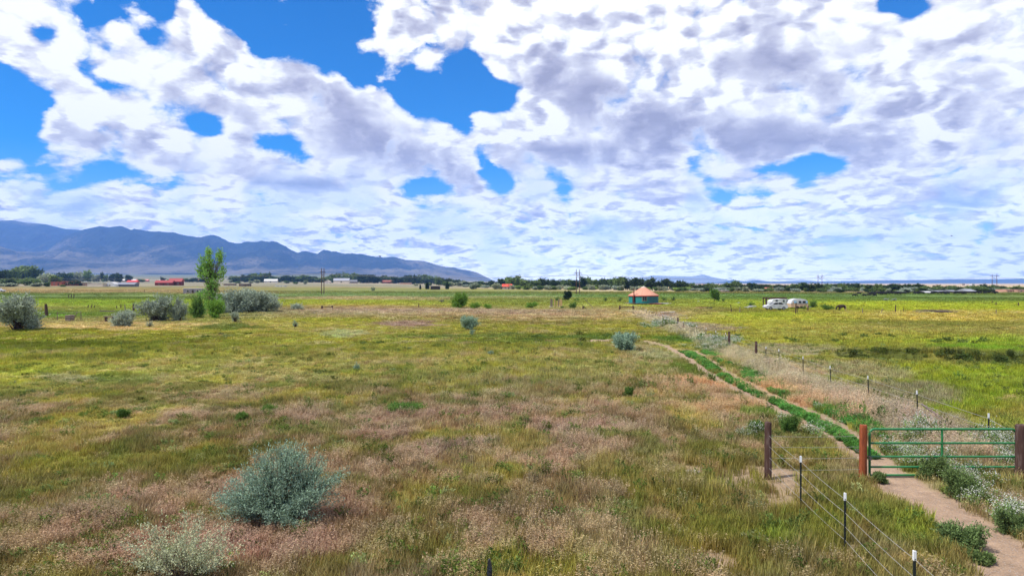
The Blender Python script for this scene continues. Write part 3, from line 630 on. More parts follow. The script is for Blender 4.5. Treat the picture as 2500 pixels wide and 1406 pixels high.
FLOWER = [(1996, 1052, 26, 22, .9), (2050, 1060, 34, 22, .8), (1925, 1030, 30, 12, .45), (2095, 1090, 26, 16, .7), (2200, 1122, 60, 18, .85), (2300, 1148, 60, 20, .8), (2345, 1180, 66, 26, 1.0), (2400, 1215, 50, 30, .8), (2470, 1270, 40, 24, .9),
          (2465, 1140, 40, 20, .9), (2250, 1085, 60, 12, .5), (1740, 848, 52, 15, 1.0), (1785, 838, 34, 9, .9), (1640, 800, 60, 5, .6), (1600, 797, 40, 4, .5), (2240, 1145, 50, 14, .9), (1820, 1062, 26, 12, .4), (1990, 1010, 30, 8, .4), (2420, 1100, 60, 14, .5), (1650, 852, 40, 5, .3)]
def build_grass():
    rg = np.random.default_rng(3)
    gm = blade_mat('green_grass_blade', tip=(.40, .36, .14), tipf=.4, tip2=.5)
    dm = blade_mat('dry_grass_blade', tip=(.60, .50, .36), tipf=.7, trans=.3, tip2=.55)
    wm = blade_mat('weed_leaf', trans=.25)
    fm = blade_mat('flowering_weed_leaf', tip=(.62, .62, .54), tipf=1.0, trans=.25)
    # --- candidate points, denser near the camera
    bandsd = [(9.5, 15, 60), (15, 22, 42), (22, 34, 24), (34, 55, 10.5), (55, 90, 3.6), (90, 150, 1.15), (150, 260, .34), (260, 420, .10)]
    XS, YS, LOD = [], [], []
    for lod, (y0, y1, dn) in enumerate(bandsd):
        n = int(dn * .80 * (y1 * y1 - y0 * y0) + dn * 8 * (y1 - y0))
        y = np.sqrt(rg.uniform(y0 * y0, y1 * y1, n)); x = rg.uniform(-1, 1, n) * (.80 * y + 4)
        XS.append(x); YS.append(y); LOD.append(np.full(n, lod))
    x = np.concatenate(XS); y = np.concatenate(YS); lod = np.concatenate(LOD)
    # the strip of tall green plants between the ruts, and a broken one beyond the right rut
    nk = 3000; yk = np.sqrt(rg.uniform(19.0 ** 2, 50.0 ** 2, nk)); xl = np.interp(yk, GL[::-1, 1], GL[::-1, 0]); xr = np.interp(yk, GR[::-1, 1], GR[::-1, 0])
    xk = xl + (xr - xl) * (rg.uniform(.42, .62, nk) + rg.normal(0, .07, nk)); ok = fbm(xk * 1.4, yk * .8, 3, 79) > .36; xk, yk = xk[ok], yk[ok]
    nk2 = 2600; yk2 = np.sqrt(rg.uniform(21.0 ** 2, 49.0 ** 2, nk2)); xk2 = np.interp(yk2, GR[::-1, 1], GR[::-1, 0]) + .48 + rg.gamma(1.6, .16, nk2)
    ok = fbm(xk2 * .9, yk2 * .45, 3, 77) > .44; xk2, yk2 = xk2[ok], yk2[ok]
    n0 = len(x); x = np.concatenate([x, xk, xk2]); y = np.concatenate([y, yk, yk2])
    lod = np.concatenate([lod, np.searchsorted([b[1] for b in bandsd], np.concatenate([yk, yk2]))]); strip = np.arange(len(x)) >= n0
    col, bare, koch, px, py = meadow(x, y)
    keep = (rg.uniform(0, 1, len(x)) > bare * 1.04) | strip
    strip = strip[keep]
    x, y, lod, col, bare, koch, px, py = [q[keep] for q in (x, y, lod, col, bare, koch, px, py)]
    n = len(x)
    fl = np.zeros(n); wn = fbm(x * 1.1, y * .9, 3, 17)
    for a, b, rx, ry, s in FLOWER:
        rr = np.hypot((px - a) / rx, (py - b) / ry) + (wn - .5) * .9
        fl = np.maximum(fl, s * sstep(1.2, .6, rr))
    u = rg.uniform(0, 1, n)
    isK = strip
    isF = (~isK) & (rg.uniform(0, 1, n) < fl * .42)
    gr = col[:, 1] / col[:, 0] + (fbm(x * 1.3 + 9, y * .95, 4, 141, .6) - .5) * .75
    fd = x - 13.55 - (y - 20.0) * .0805; belt = sstep(-2.6, -1.4, fd) * sstep(.9, .1, fd) * sstep(17, 21, y) * sstep(128, 110, y)
    gr = gr - .4 * belt
    pg = sstep(.50, .78, gr + rg.normal(0, .06, n))
    isG = (~isK) & (~isF) & (rg.uniform(0, 1, n) < pg)
    isW = (~isK) & (~isF) & (rg.uniform(0, 1, n) < (.03 + .10 * sstep(.62, .72, fbm(x * .5, y * .5, 3, 19))) * sstep(70, 35, y))
    ditch = np.exp(-(((y - 46.9) + (x - 20.4) * .415 + .4) / 1.1) ** 2) * sstep(19, 24, x) * sstep(.35, .55, fbm(x * .5, y * .5, 3, 37))
    isW |= (~isK) & (rg.uniform(0, 1, n) < ditch * .75)
    isG &= ~isW
    isD = ~(isK | isF | isG | isW)
    fine_n = fbm(x * 1.7, y * 1.25, 4, 131, .65)
    jit = rg.normal(1, .19, (n, 1)) * (1 + rg.normal(0, .06, (n, 3))) * (.62 + .78 * fine_n)[:, None]
    icol = np.clip(col * ALB * jit, .004, 1)
    icol[isK] = srgb(92, 140, 66) * ALB * 1.0 * jit[isK]; 
    icol[isF] = srgb(112, 132, 74) * ALB * jit[isF]
    wcol = np.where(rg.uniform(0, 1, (n, 1)) < .85, srgb(100, 116, 56), srgb(128, 140, 88))
    wcol = np.where((ditch > .3)[:, None], srgb(86, 98, 52), wcol)
    icol[isW] = (wcol * ALB * jit)[isW]
    nr = sstep(30, 20, y[isD])[:, None]; icol[isD] *= np.array((.99, 1.03, .88)) * (1 - nr) + np.array((1.03, .98, .95)) * nr
    z = ground_z(x, y)
    hs = (.72 + .75 * fbm(x * .22, y * .22, 3, 23)) * (.45 + 1.1 * fbm(x * 1.15, y * .9, 3, 151, .6))
    fd = x - 13.55 - (y - 20.0) * .0805
    hs = hs * (1 + .95 * sstep(-2.4, -1.2, fd) * sstep(.8, .1, fd) * sstep(17, 21, y) * sstep(128, 110, y)) * (1 + .7 * ditch)
    patch_h = 1.0 - .45 * sstep(.2, .8, fbm(x * .06, y * .06, 2, 29))
    clump = np.array([1, 1, 1.15, 1.55, 2.4, 4.0, 7.0, 12.0])[lod]
    # which of the nearer half of the levels uses fine meshes
    def scatter(name, sel, coll, nv, nfine, label, hmul=1.0, farh=1.0):
        idx = np.where(sel)[0]
        if len(idx) == 0: return
        me = mesh_np(name, np.stack([x, y, z], -1)[idx], np.zeros((0, 3), int))
        fine = lod[idx] < 4
        vi = np.where(fine, rg.integers(0, nfine, len(idx)), nfine + rg.integers(0, nv - nfine, len(idx)))
        a = me.attributes.new('pick', 'INT', 'POINT'); a.data.foreach_set('value', vi.astype(np.int32))
        a = me.attributes.new('icol', 'FLOAT_VECTOR', 'POINT'); a.data.foreach_set('vector', icol[idx].astype(np.float32).ravel())
        s = rg.uniform(.8, 1.25, len(idx))
        hh = s * (hs * patch_h)[idx] * hmul * np.where(fine, 1, farh)
        cl = np.where(fine, np.where(lod[idx] == 3, 1.4, np.where(lod[idx] == 2, 1.12, 1.0)), clump[idx] / 2.4)
        scv = np.stack([s * cl, s * cl, hh], -1)
        a = me.attributes.new('scl', 'FLOAT_VECTOR', 'POINT'); a.data.foreach_set('vector', scv.astype(np.float32).ravel())
        rot = np.stack([rg.normal(0, .08, len(idx)), rg.normal(0, .08, len(idx)), rg.uniform(0, 6.283, len(idx))], -1)
        a = me.attributes.new('rot', 'FLOAT_VECTOR', 'POINT'); a.data.foreach_set('vector', rot.astype(np.float32).ravel())
        o = put(name, me, kind='stuff', label=label)
        ng = bpy.data.node_groups.new(name + '_scatter', 'GeometryNodeTree')
        ng.interface.new_socket('Geometry', in_out='INPUT', socket_type='NodeSocketGeometry')
        ng.interface.new_socket('Geometry', in_out='OUTPUT', socket_type='NodeSocketGeometry')
        N, L = ng.nodes, ng.links
        gi = N.new('NodeGroupInput'); go = N.new('NodeGroupOutput')
        ci = N.new('GeometryNodeCollectionInfo'); ci.inputs['Collection'].default_value = coll
        ci.inputs['Separate Children'].default_value = True; ci.inputs['Reset Children'].default_value = True
        ip = N.new('GeometryNodeInstanceOnPoints'); ip.inputs['Pick Instance'].default_value = True
        def na(nm, ty):
            q = N.new('GeometryNodeInputNamedAttribute'); q.data_type = ty; q.inputs['Name'].default_value = nm; return q.outputs['Attribute']
        L.new(gi.outputs[0], ip.inputs['Points']); L.new(ci.outputs[0], ip.inputs['Instance'])
        L.new(na('pick', 'INT'), ip.inputs['Instance Index']); L.new(na('scl', 'FLOAT_VECTOR'), ip.inputs['Scale'])
        er = N.new('FunctionNodeEulerToRotation'); L.new(na('rot', 'FLOAT_VECTOR'), er.inputs[0]); L.new(er.outputs[0], ip.inputs['Rotation'])
        L.new(ip.outputs[0], go.inputs[0])
        md = o.modifiers.new('scatter', 'NODES'); md.node_group = ng
    cg = bpy.data.collections.new('green_tufts'); cd = bpy.data.collections.new('dry_tufts'); cw = bpy.data.collections.new('weed_tufts')
    cf = bpy.data.collections.new('flower_tufts'); ck = bpy.data.collections.new('tall_green_tufts')
    for k in range(4): src(f'g{k}', tuft_green(rg, 34, .16, .25, .011), gm, cg)
    for k in range(3): src(f'h{k}', tuft_green(rg, 40, .42, .24, .045), gm, cg)
    for k in range(4): src(f'g{k}_', tuft_dry(rg, 18, .17, .30, .006, .042, .010), dm, cd)
    for k in range(3): src(f'h{k}_', tuft_dry(rg, 22, .42, .26, .035, .15, .055, 2), dm, cd)
    for k in range(3): src(f'w{k}', mound(rg, 14, 12, .18, .26, .06, .022), wm, cw)
    for k in range(2): src(f'x{k}', mound(rg, 20, 8, .42, .32, .16, .07), wm, cw)
    for k in range(3): src(f'f{k}', mound(rg, 22, 10, .24, .38, .05, .02, 5, .020), fm, cf)
    for k in range(2): src(f'h_{k}', mound(rg, 26, 8, .42, .40, .12, .05, 3, .055), fm, cf)
    for k in range(3): src(f'k{k}', mound(rg, 24, 18, .13, .30, .055, .018), wm, ck)
    for k in range(2): src(f'l{k}', mound(rg, 30, 12, .26, .30, .11, .04), wm, ck)
    scatter('grass', isG, cg, 7, 4, 'short yellow-green meadow grass covering the field', 1.0, .9)
    scatter('dry_grass', isD, cd, 7, 4, 'dry straw and pinkish seed-headed grass mixed through the field', 1.0, .9)
    scatter('weeds', isW, cw, 5, 3, 'small dull green leafy weeds among the grass', 1.0)
    scatter('flowering_weeds', isF, cf, 5, 3, 'white-flowered weeds in drifts beside the ruts and the gate', 1.0)
    scatter('track_weeds', isK, ck, 5, 3, 'tall bright green weeds between and beside the wheel ruts', .6)
    print('grass points', isG.sum(), isD.sum(), isW.sum(), isF.sum(), isK.sum())
build_grass()
# ------------------------------------------------------------------ object helpers
def thing(name, label, cat, loc=(0, 0, 0), rz=0.0, group=None):
    o = bpy.data.objects.new(name, None); C.objects.link(o); o.empty_display_size = .1
    o.location = loc; o.rotation_euler = (0, 0, rz); o['label'] = label; o['category'] = cat
    if group: o['group'] = group
    return o
def tag(o, label, cat, group=None):
    o['label'] = label; o['category'] = cat
    if group: o['group'] = group
    return o
def Gf(px, py, lo=250.0, hi=1600.0):
    """point of the rising land seen at photo pixel (px, py)"""
    ds = np.linspace(lo, hi, 1400); xs = (px - CX) / F * ds; rows = HY + F * (CH - ground_z(xs, ds)) / ds
    i = int(np.argmin(np.abs(rows - py))); return Vector((xs[i], ds[i], float(ground_z(xs[i], ds[i]))))
class MB:
    """collects boxes, tubes and prisms into one mesh"""
    def __init__(s): s.v = []; s.f = []
    def add(s, V, Fc):
        o = len(s.v); s.v += [tuple(v) for v in V]; s.f += [tuple(i + o for i in f) for f in Fc]; return s
    def box(s, c, size, rz=0.0, rx=0.0, ry=0.0):
        M = Matrix.Rotation(rz, 3, 'Z') @ Matrix.Rotation(ry, 3, 'Y') @ Matrix.Rotation(rx, 3, 'X'); c = Vector(c)
        x, y, z = [q / 2 for q in size]
        V = [c + M @ Vector((sx * x, sy * y, sz * z)) for sz in (-1, 1) for sx, sy in ((-1, -1), (1, -1), (1, 1), (-1, 1))]
        return s.add(V, [(0, 3, 2, 1), (4, 5, 6, 7), (0, 1, 5, 4), (1, 2, 6, 5), (2, 3, 7, 6), (3, 0, 4, 7)])
    def tube(s, pts, r, n=8, cap=True):
        pts = [Vector(p) for p in pts]; k = len(pts); rr = r if hasattr(r, '__len__') else [r] * k
        V = []; up = Vector((0, 0, 1))
        for i, p in enumerate(pts):
            t = (pts[min(i + 1, k - 1)] - pts[max(i - 1, 0)]).normalized()
            a = t.cross(up if abs(t.z) < .95 else Vector((1, 0, 0))).normalized(); b = t.cross(a)
            V += [p + (a * math.cos(q) + b * math.sin(q)) * rr[i] for q in [2 * math.pi * j / n for j in range(n)]]
        Fc = [(i * n + j, i * n + (j + 1) % n, (i + 1) * n + (j + 1) % n, (i + 1) * n + j) for i in range(k - 1) for j in range(n)]
        if cap: Fc += [tuple(range(n)), tuple((k - 1) * n + j for j in reversed(range(n)))]
        return s.add(V, Fc)
    def lathe(s, prof, n=24, c=(0, 0, 0), closed=True):
        c = Vector(c); V = [c + Vector((r * math.cos(2 * math.pi * j / n), r * math.sin(2 * math.pi * j / n), z)) for r, z in prof for j in range(n)]
        Fc = [(i * n + j, i * n + (j + 1) % n, (i + 1) * n + (j + 1) % n, (i + 1) * n + j) for i in range(len(prof) - 1) for j in range(n)]
        if closed: Fc += [tuple(reversed(range(n))), tuple((len(prof) - 1) * n + j for j in range(n))]
        return s.add(V, Fc)
    def prism(s, poly, y0, y1):
        """outline in x-z, extruded along y"""
        n = len(poly); V = [(x, y0, z) for x, z in poly] + [(x, y1, z) for x, z in poly]
        return s.add(V, [tuple(range(n)), tuple(reversed(range(n, 2 * n)))] + [(i, n + i, n + (i + 1) % n, (i + 1) % n) for i in range(n)])
    def build(s, name, mat, parent=None, smooth=False, **kw):
        me = bpy.data.meshes.new(name); me.from_pydata(s.v, [], s.f)
        import bmesh
        bm = bmesh.new(); bm.from_mesh(me); bmesh.ops.recalc_face_normals(bm, faces=bm.faces); bm.to_mesh(me); bm.free()
        if smooth:
            for p in me.polygons: p.use_smooth = True
            me.set_sharp_from_angle(angle=R(40))
        if mat: me.materials.append(mat)
        return put(name, me, parent, **kw)
_M = {}
def paint(name, col, rough=.7, metal=0.0, var=.25, sc=3.0, spec=.3, rust=None, rustf=.5, streak=None):
    """worn painted / wooden / metal surface: base colour, blotches, optional rust and grain along z"""
    if name in _M: return _M[name]
    m, t, out = mat_new(name)
    tc = t.new('ShaderNodeTexCoord'); p = tc.outputs['Object']
    if streak: p = t.vm('MULTIPLY', p, streak)
    n = t.noise(p, sc, 6, .62); n2 = t.noise(p, sc * 7, 4, .6)
    f = t.m('ADD', t.m('MULTIPLY', n, .6), t.m('MULTIPLY', n2, .4))
    c = t.vm('SCALE', t.comb(*[float(v) for v in srgb(*col)]), scale=t.mapr(f, .3, .7, 1 - var, 1 + var, False))
    if rust is not None: c = t.mix(t.m('MULTIPLY', t.mapr(n, .5, .64), rustf), c, (*srgb(*rust), 1))
    principled(t, out, c, t.mapr(n2, .2, .8, max(rough - .12, .05), min(rough + .12, 1), False), metal, spec, bump=f, bstr=.25, bdist=.01)
    _M[name] = m; return m
def glass(name='window_glass', col=(.02, .025, .03)):
    if name in _M: return _M[name]
    m, t, out = mat_new(name); principled(t, out, col, .12, 0, .5); _M[name] = m; return m
def leaf_mat(name, col, trans=.3, hue=.25, spec=False):
    if name in _M: return _M[name]
    m, t, out = mat_new(name)
    v = t.new('ShaderNodeAttribute', attribute_name='v'); oi = t.new('ShaderNodeObjectInfo')
    k = t.m('MULTIPLY', v.outputs['Fac'], t.mapr(oi.outputs['Random'], 0, 1, .86, 1.14, False))
    base = np.array(srgb(*col)); alt = base * np.array([1.25, 1.05, .75])
    c = t.mix(t.m('MULTIPLY', t.m('FRACT', t.m('MULTIPLY', oi.outputs['Random'], 7.3)), hue), (*base, 1), (*alt, 1))
    c = t.vm('SCALE', c, scale=k)
    d = t.new('ShaderNodeBsdfDiffuse'); t.put(d.inputs[0], c); tr = t.new('ShaderNodeBsdfTranslucent'); t.put(tr.inputs[0], c)
    mx = t.new('ShaderNodeMixShader'); mx.inputs[0].default_value = trans
    t.l.new(d.outputs[0], mx.inputs[1]); t.l.new(tr.outputs[0], mx.inputs[2]); t.l.new(mx.outputs[0], out.inputs[0])
    _M[name] = m; return m

# ------------------------------------------------------------------ plants
def plant_meshes(seed, lobes, n_tw, n_leaf, leaf, wood_r=.012, n_wood=60, trunk=None, tw=.12, t0=.4, root_r=.08, vlo=.7, vhi=1.3, up=.35, clump=.0, shell=2.4):
    """stems fan out from the root (or leave a trunk) to tips spread through the lobes; leaves sit along their outer part"""
    rg = np.random.default_rng(seed)
    L = np.array([l[:6] for l in lobes], float); wt = np.array([l[6] for l in lobes], float); wt /= wt.sum()
    k = rg.choice(len(L), n_tw, p=wt)
    d = rg.normal(size=(n_tw, 3)); d /= np.linalg.norm(d, axis=1, keepdims=True)
    rad = rg.uniform(0, 1, n_tw) ** (1 / shell) * (.8 + .4 * rg.uniform(0, 1, n_tw))
    tip = L[k, :3] + d * L[k, 3:6] * rad[:, None]
    tip[:, 2] = np.maximum(tip[:, 2], .04)
    if trunk:
        P0 = np.zeros((n_tw, 3)); hmax = trunk[0]
        P0[:, 2] = np.clip(tip[:, 2] * rg.uniform(.35, .75, n_tw), .05, hmax)
        P0[:, :2] = (tip[:, :2] * .10) * (P0[:, 2:3] / hmax)
    else:
        P0 = np.concatenate([rg.normal(0, root_r, (n_tw, 2)), np.zeros((n_tw, 1))], 1)
    P1 = P0 * .5 + tip * .5; P1[:, :2] = P0[:, :2] + (tip - P0)[:, :2] * (.36 if not trunk else .5); P1[:, 2] = P0[:, 2] + (tip - P0)[:, 2] * .58
    P1 += rg.normal(0, 1, (n_tw, 3)) * np.linalg.norm(tip - P0, axis=1, keepdims=True) * .06
    def B(t): 
        t = t[..., None]
        return (1 - t) ** 2 * P0[:, None] + 2 * t * (1 - t) * P1[:, None] + t * t * tip[:, None]
    t = rg.uniform(t0, 1.02, (n_tw, n_leaf)); pos = B(t); tan = B(t + .03) - pos
    tan = tan / (np.linalg.norm(tan, axis=2, keepdims=True) + 1e-9)
    pos = pos + rg.normal(0, tw, pos.shape) * (.35 + .65 * t[..., None])
    dv = tan * .7 + rg.normal(0, .75, pos.shape); dv[..., 2] += up
    tv = np.repeat(rg.uniform(.85, 1.15, n_tw), n_leaf)
    pos = pos.reshape(-1, 3); pos[:, 2] = np.maximum(pos[:, 2], .02)
    V, Fq, v, _ = darts(pos, dv.reshape(-1, 3), leaf[0] * rg.uniform(.6, 1.35, len(pos)), leaf[1], rg, vlo, vhi)
    v = v * np.repeat(tv, 4)
    # wood
    m = min(n_wood, n_tw); sides = 3; ts = np.array([0, .25, .5, .75, 1.0])
    Wp = B(np.tile(ts, (n_tw, 1)))[:m]
    WV, WF = [], []
    for i in range(m):
        for j, q in enumerate(ts):
            r = wood_r * (1.0 - .85 * q) * (1.2 if i < 12 else .7)
            for a in range(sides):
                an = 2 * np.pi * a / sides
                WV.append(Wp[i, j] + np.array([math.cos(an) * r, math.sin(an) * r, 0]))
        o = i * sides * 5
        for j in range(4):
            for a in range(sides):
                WF.append((o + j * 3 + a, o + j * 3 + (a + 1) % 3, o + (j + 1) * 3 + (a + 1) % 3, o + (j + 1) * 3 + a))
    if trunk:
        h, r = trunk; n = 7; o = len(WV); rg2 = np.random.default_rng(seed + 1); ox = np.cumsum(rg2.normal(0, r * .35, (7, 2)), 0); ox[0] = 0
        for j in range(7):
            q = j / 6; rr = r * (1.25 - .3 * min(q * 6, 1)) * (1 - .8 * q)
            for a in range(n): WV.append(np.array([ox[j, 0] * q + math.cos(6.283 * a / n) * rr, ox[j, 1] * q + math.sin(6.283 * a / n) * rr, q * h - .05]))
        for j in range(6):
            for a in range(n): WF.append((o + j * n + a, o + j * n + (a + 1) % n, o + (j + 1) * n + (a + 1) % n, o + (j + 1) * n + a))
    return (np.array(WV), np.array(WF)), (V, Fq, v)
def plant_data(name, seed, lobes, leafm, woodm, **kw):
    (WV, WF), (V, Fq, v) = plant_meshes(seed, lobes, **kw)
    return mesh_np(name + '_wood', WV, WF, woodm, True), mesh_np(name + '_leaves', V, Fq, leafm, False, None, {'v': v})
def put_plant(name, data, label, cat, loc, rz=0.0, sc=1.0, group=None, tree=False):
    o = thing(name, label, cat, loc, rz, group); o.scale = (sc, sc, sc) if not hasattr(sc, '__len__') else sc
    put('trunk' if tree else 'stems', data[0], o); put('crown' if tree else 'foliage', data[1], o)
    return o
def lumps(seed, n, rx, ry, h, z0=.25, jit=.5, size=.55):
    rg = np.random.default_rng(seed); out = [(0, 0, h * .55, rx * .72, ry * .72, h * .42, 1.2)]
    for i in range(n):
        a = 2 * np.pi * (i + rg.uniform(-.3, .3)) / n; q = rg.uniform(.35, .74)
        s = size * rg.uniform(.45, 1.15)
        z = h * rg.uniform(z0, .78)
        out.append((math.cos(a) * rx * q, math.sin(a) * ry * q, z, rx * s, ry * s, min(h * .36 * rg.uniform(.7, 1.2), h - z), 1.0))
    return out

SILVER = leaf_mat('silver_leaf', (158, 170, 152), .25, .12); TEAL = leaf_mat('blue_green_leaf', (148, 172, 146), .25, .1)
PALE = leaf_mat('pale_grey_leaf', (184, 188, 150), .25, .1); LGREEN = leaf_mat('fresh_green_leaf', (118, 156, 66), .4, .2)
POPG = leaf_mat('poplar_leaf', (128, 168, 84), .45, .2); DARKG = leaf_mat('dark_tree_leaf', (64, 82, 56), .22, .5); MIDG = leaf_mat('mid_tree_leaf', (104, 126, 78), .25, .6)
BRIGHT = leaf_mat('yellow_green_leaf', (146, 170, 92), .3, .4); GREYG = leaf_mat('grey_green_leaf', (160, 170, 144), .2, .3); BUSHG = leaf_mat('bush_leaf', (100, 132, 66), .3, .4)
CONIF = leaf_mat('conifer_leaf', (52, 70, 52), .1, .3)
BARK = paint('grey_brown_bark', (92, 78, 66), .95, var=.35, sc=6); TWIG = paint('dark_twig', (74, 58, 50), .95, var=.3, sc=8); PBARK = paint('pale_bark', (150, 138, 116), .9, var=.3, sc=5)

def w_at(px_w, d): return px_w * d / F

# --- the large blue-green shrub in the foreground and the sparse pale one beside it
g = G(690, 1278)
put_plant('blue_green_shrub', plant_data('big_shrub', 101,
    [(0, 0, .95, .95, .9, .62, 2.2), (-.75, -.1, .72, .50, .6, .42, 1.2), (.72, -.1, .78, .48, .6, .44, 1.2), (.1, -.5, .42, .9, .5, .26, 1.1), (-.9, -.2, .36, .42, .4, .16, .5), (.15, .1, 1.45, .42, .4, .28, .7), (-.45, .05, 1.25, .36, .4, .3, .5), (.6, .05, 1.22, .36, .4, .3, .5), (-1.3, 0, .5, .22, .3, .12, .12), (1.2, 0, .95, .2, .3, .16, .15)],
    TEAL, TWIG, n_tw=330, n_leaf=105, leaf=(.055, .016), wood_r=.018, n_wood=330, tw=.048, t0=.50, root_r=.12, vlo=.6, vhi=1.45, shell=2.3),
    'large rounded blue-green shrub standing alone in the foreground grass', 'shrub', g)
g = G(450, 1428)
put_plant('pale_twiggy_shrub', plant_data('pale_shrub', 102,
    [(0, 0, .74, .95, .7, .46, 2), (-.62, 0, .62, .48, .4, .4, 1), (.66, 0, .62, .48, .4, .38, 1), (.1, 0, 1.1, .3, .3, .16, .4), (-.6, 0, 1.0, .3, .3, .16, .3)],
    PALE, BARK, n_tw=170, n_leaf=40, leaf=(.036, .018), wood_r=.009, n_wood=80, tw=.026, t0=.5, root_r=.16, vlo=.75, vhi=1.25, shell=2.0),
    'sparse pale twiggy shrub in the bottom corner beside reddish grass', 'shrub', g)

# --- silver-leaved shrubs round the poplar and elsewhere in the meadow: photo column, top row, base row, width px, kind, label
def shrub(px, top, base, wpx, kind, label, seed, leaves=(150, 34), lsz=(.15, .07), name='silver_shrub', dense=1.0, cat='shrub', group=None, mat=None, z0=.2):
    g = G(px, base); w = w_at(wpx, g.y) / 2; h = (base - top) * g.y / F
    nt = int(leaves[0] * dense)
    d = plant_data(name, seed, lumps(seed, 9, w * 1.05, w * .95, h, z0), mat or {'s': SILVER, 't': TEAL, 'g': LGREEN, 'b': BUSHG, 'd': MIDG, 'p': PALE}[kind], TWIG,
                   n_tw=nt, n_leaf=leaves[1], leaf=(lsz[0] * max(w, .3) / 2.2 + .03, lsz[1] * max(w, .3) / 2.2 + .012), wood_r=.02 * max(h, .5), n_wood=min(60, nt), tw=.06 * w + .01, t0=.62, root_r=.08 * w, shell=2.6, vlo=.55, vhi=1.4)
    return put_plant(name, d, label, cat, g, 0, 1, group)
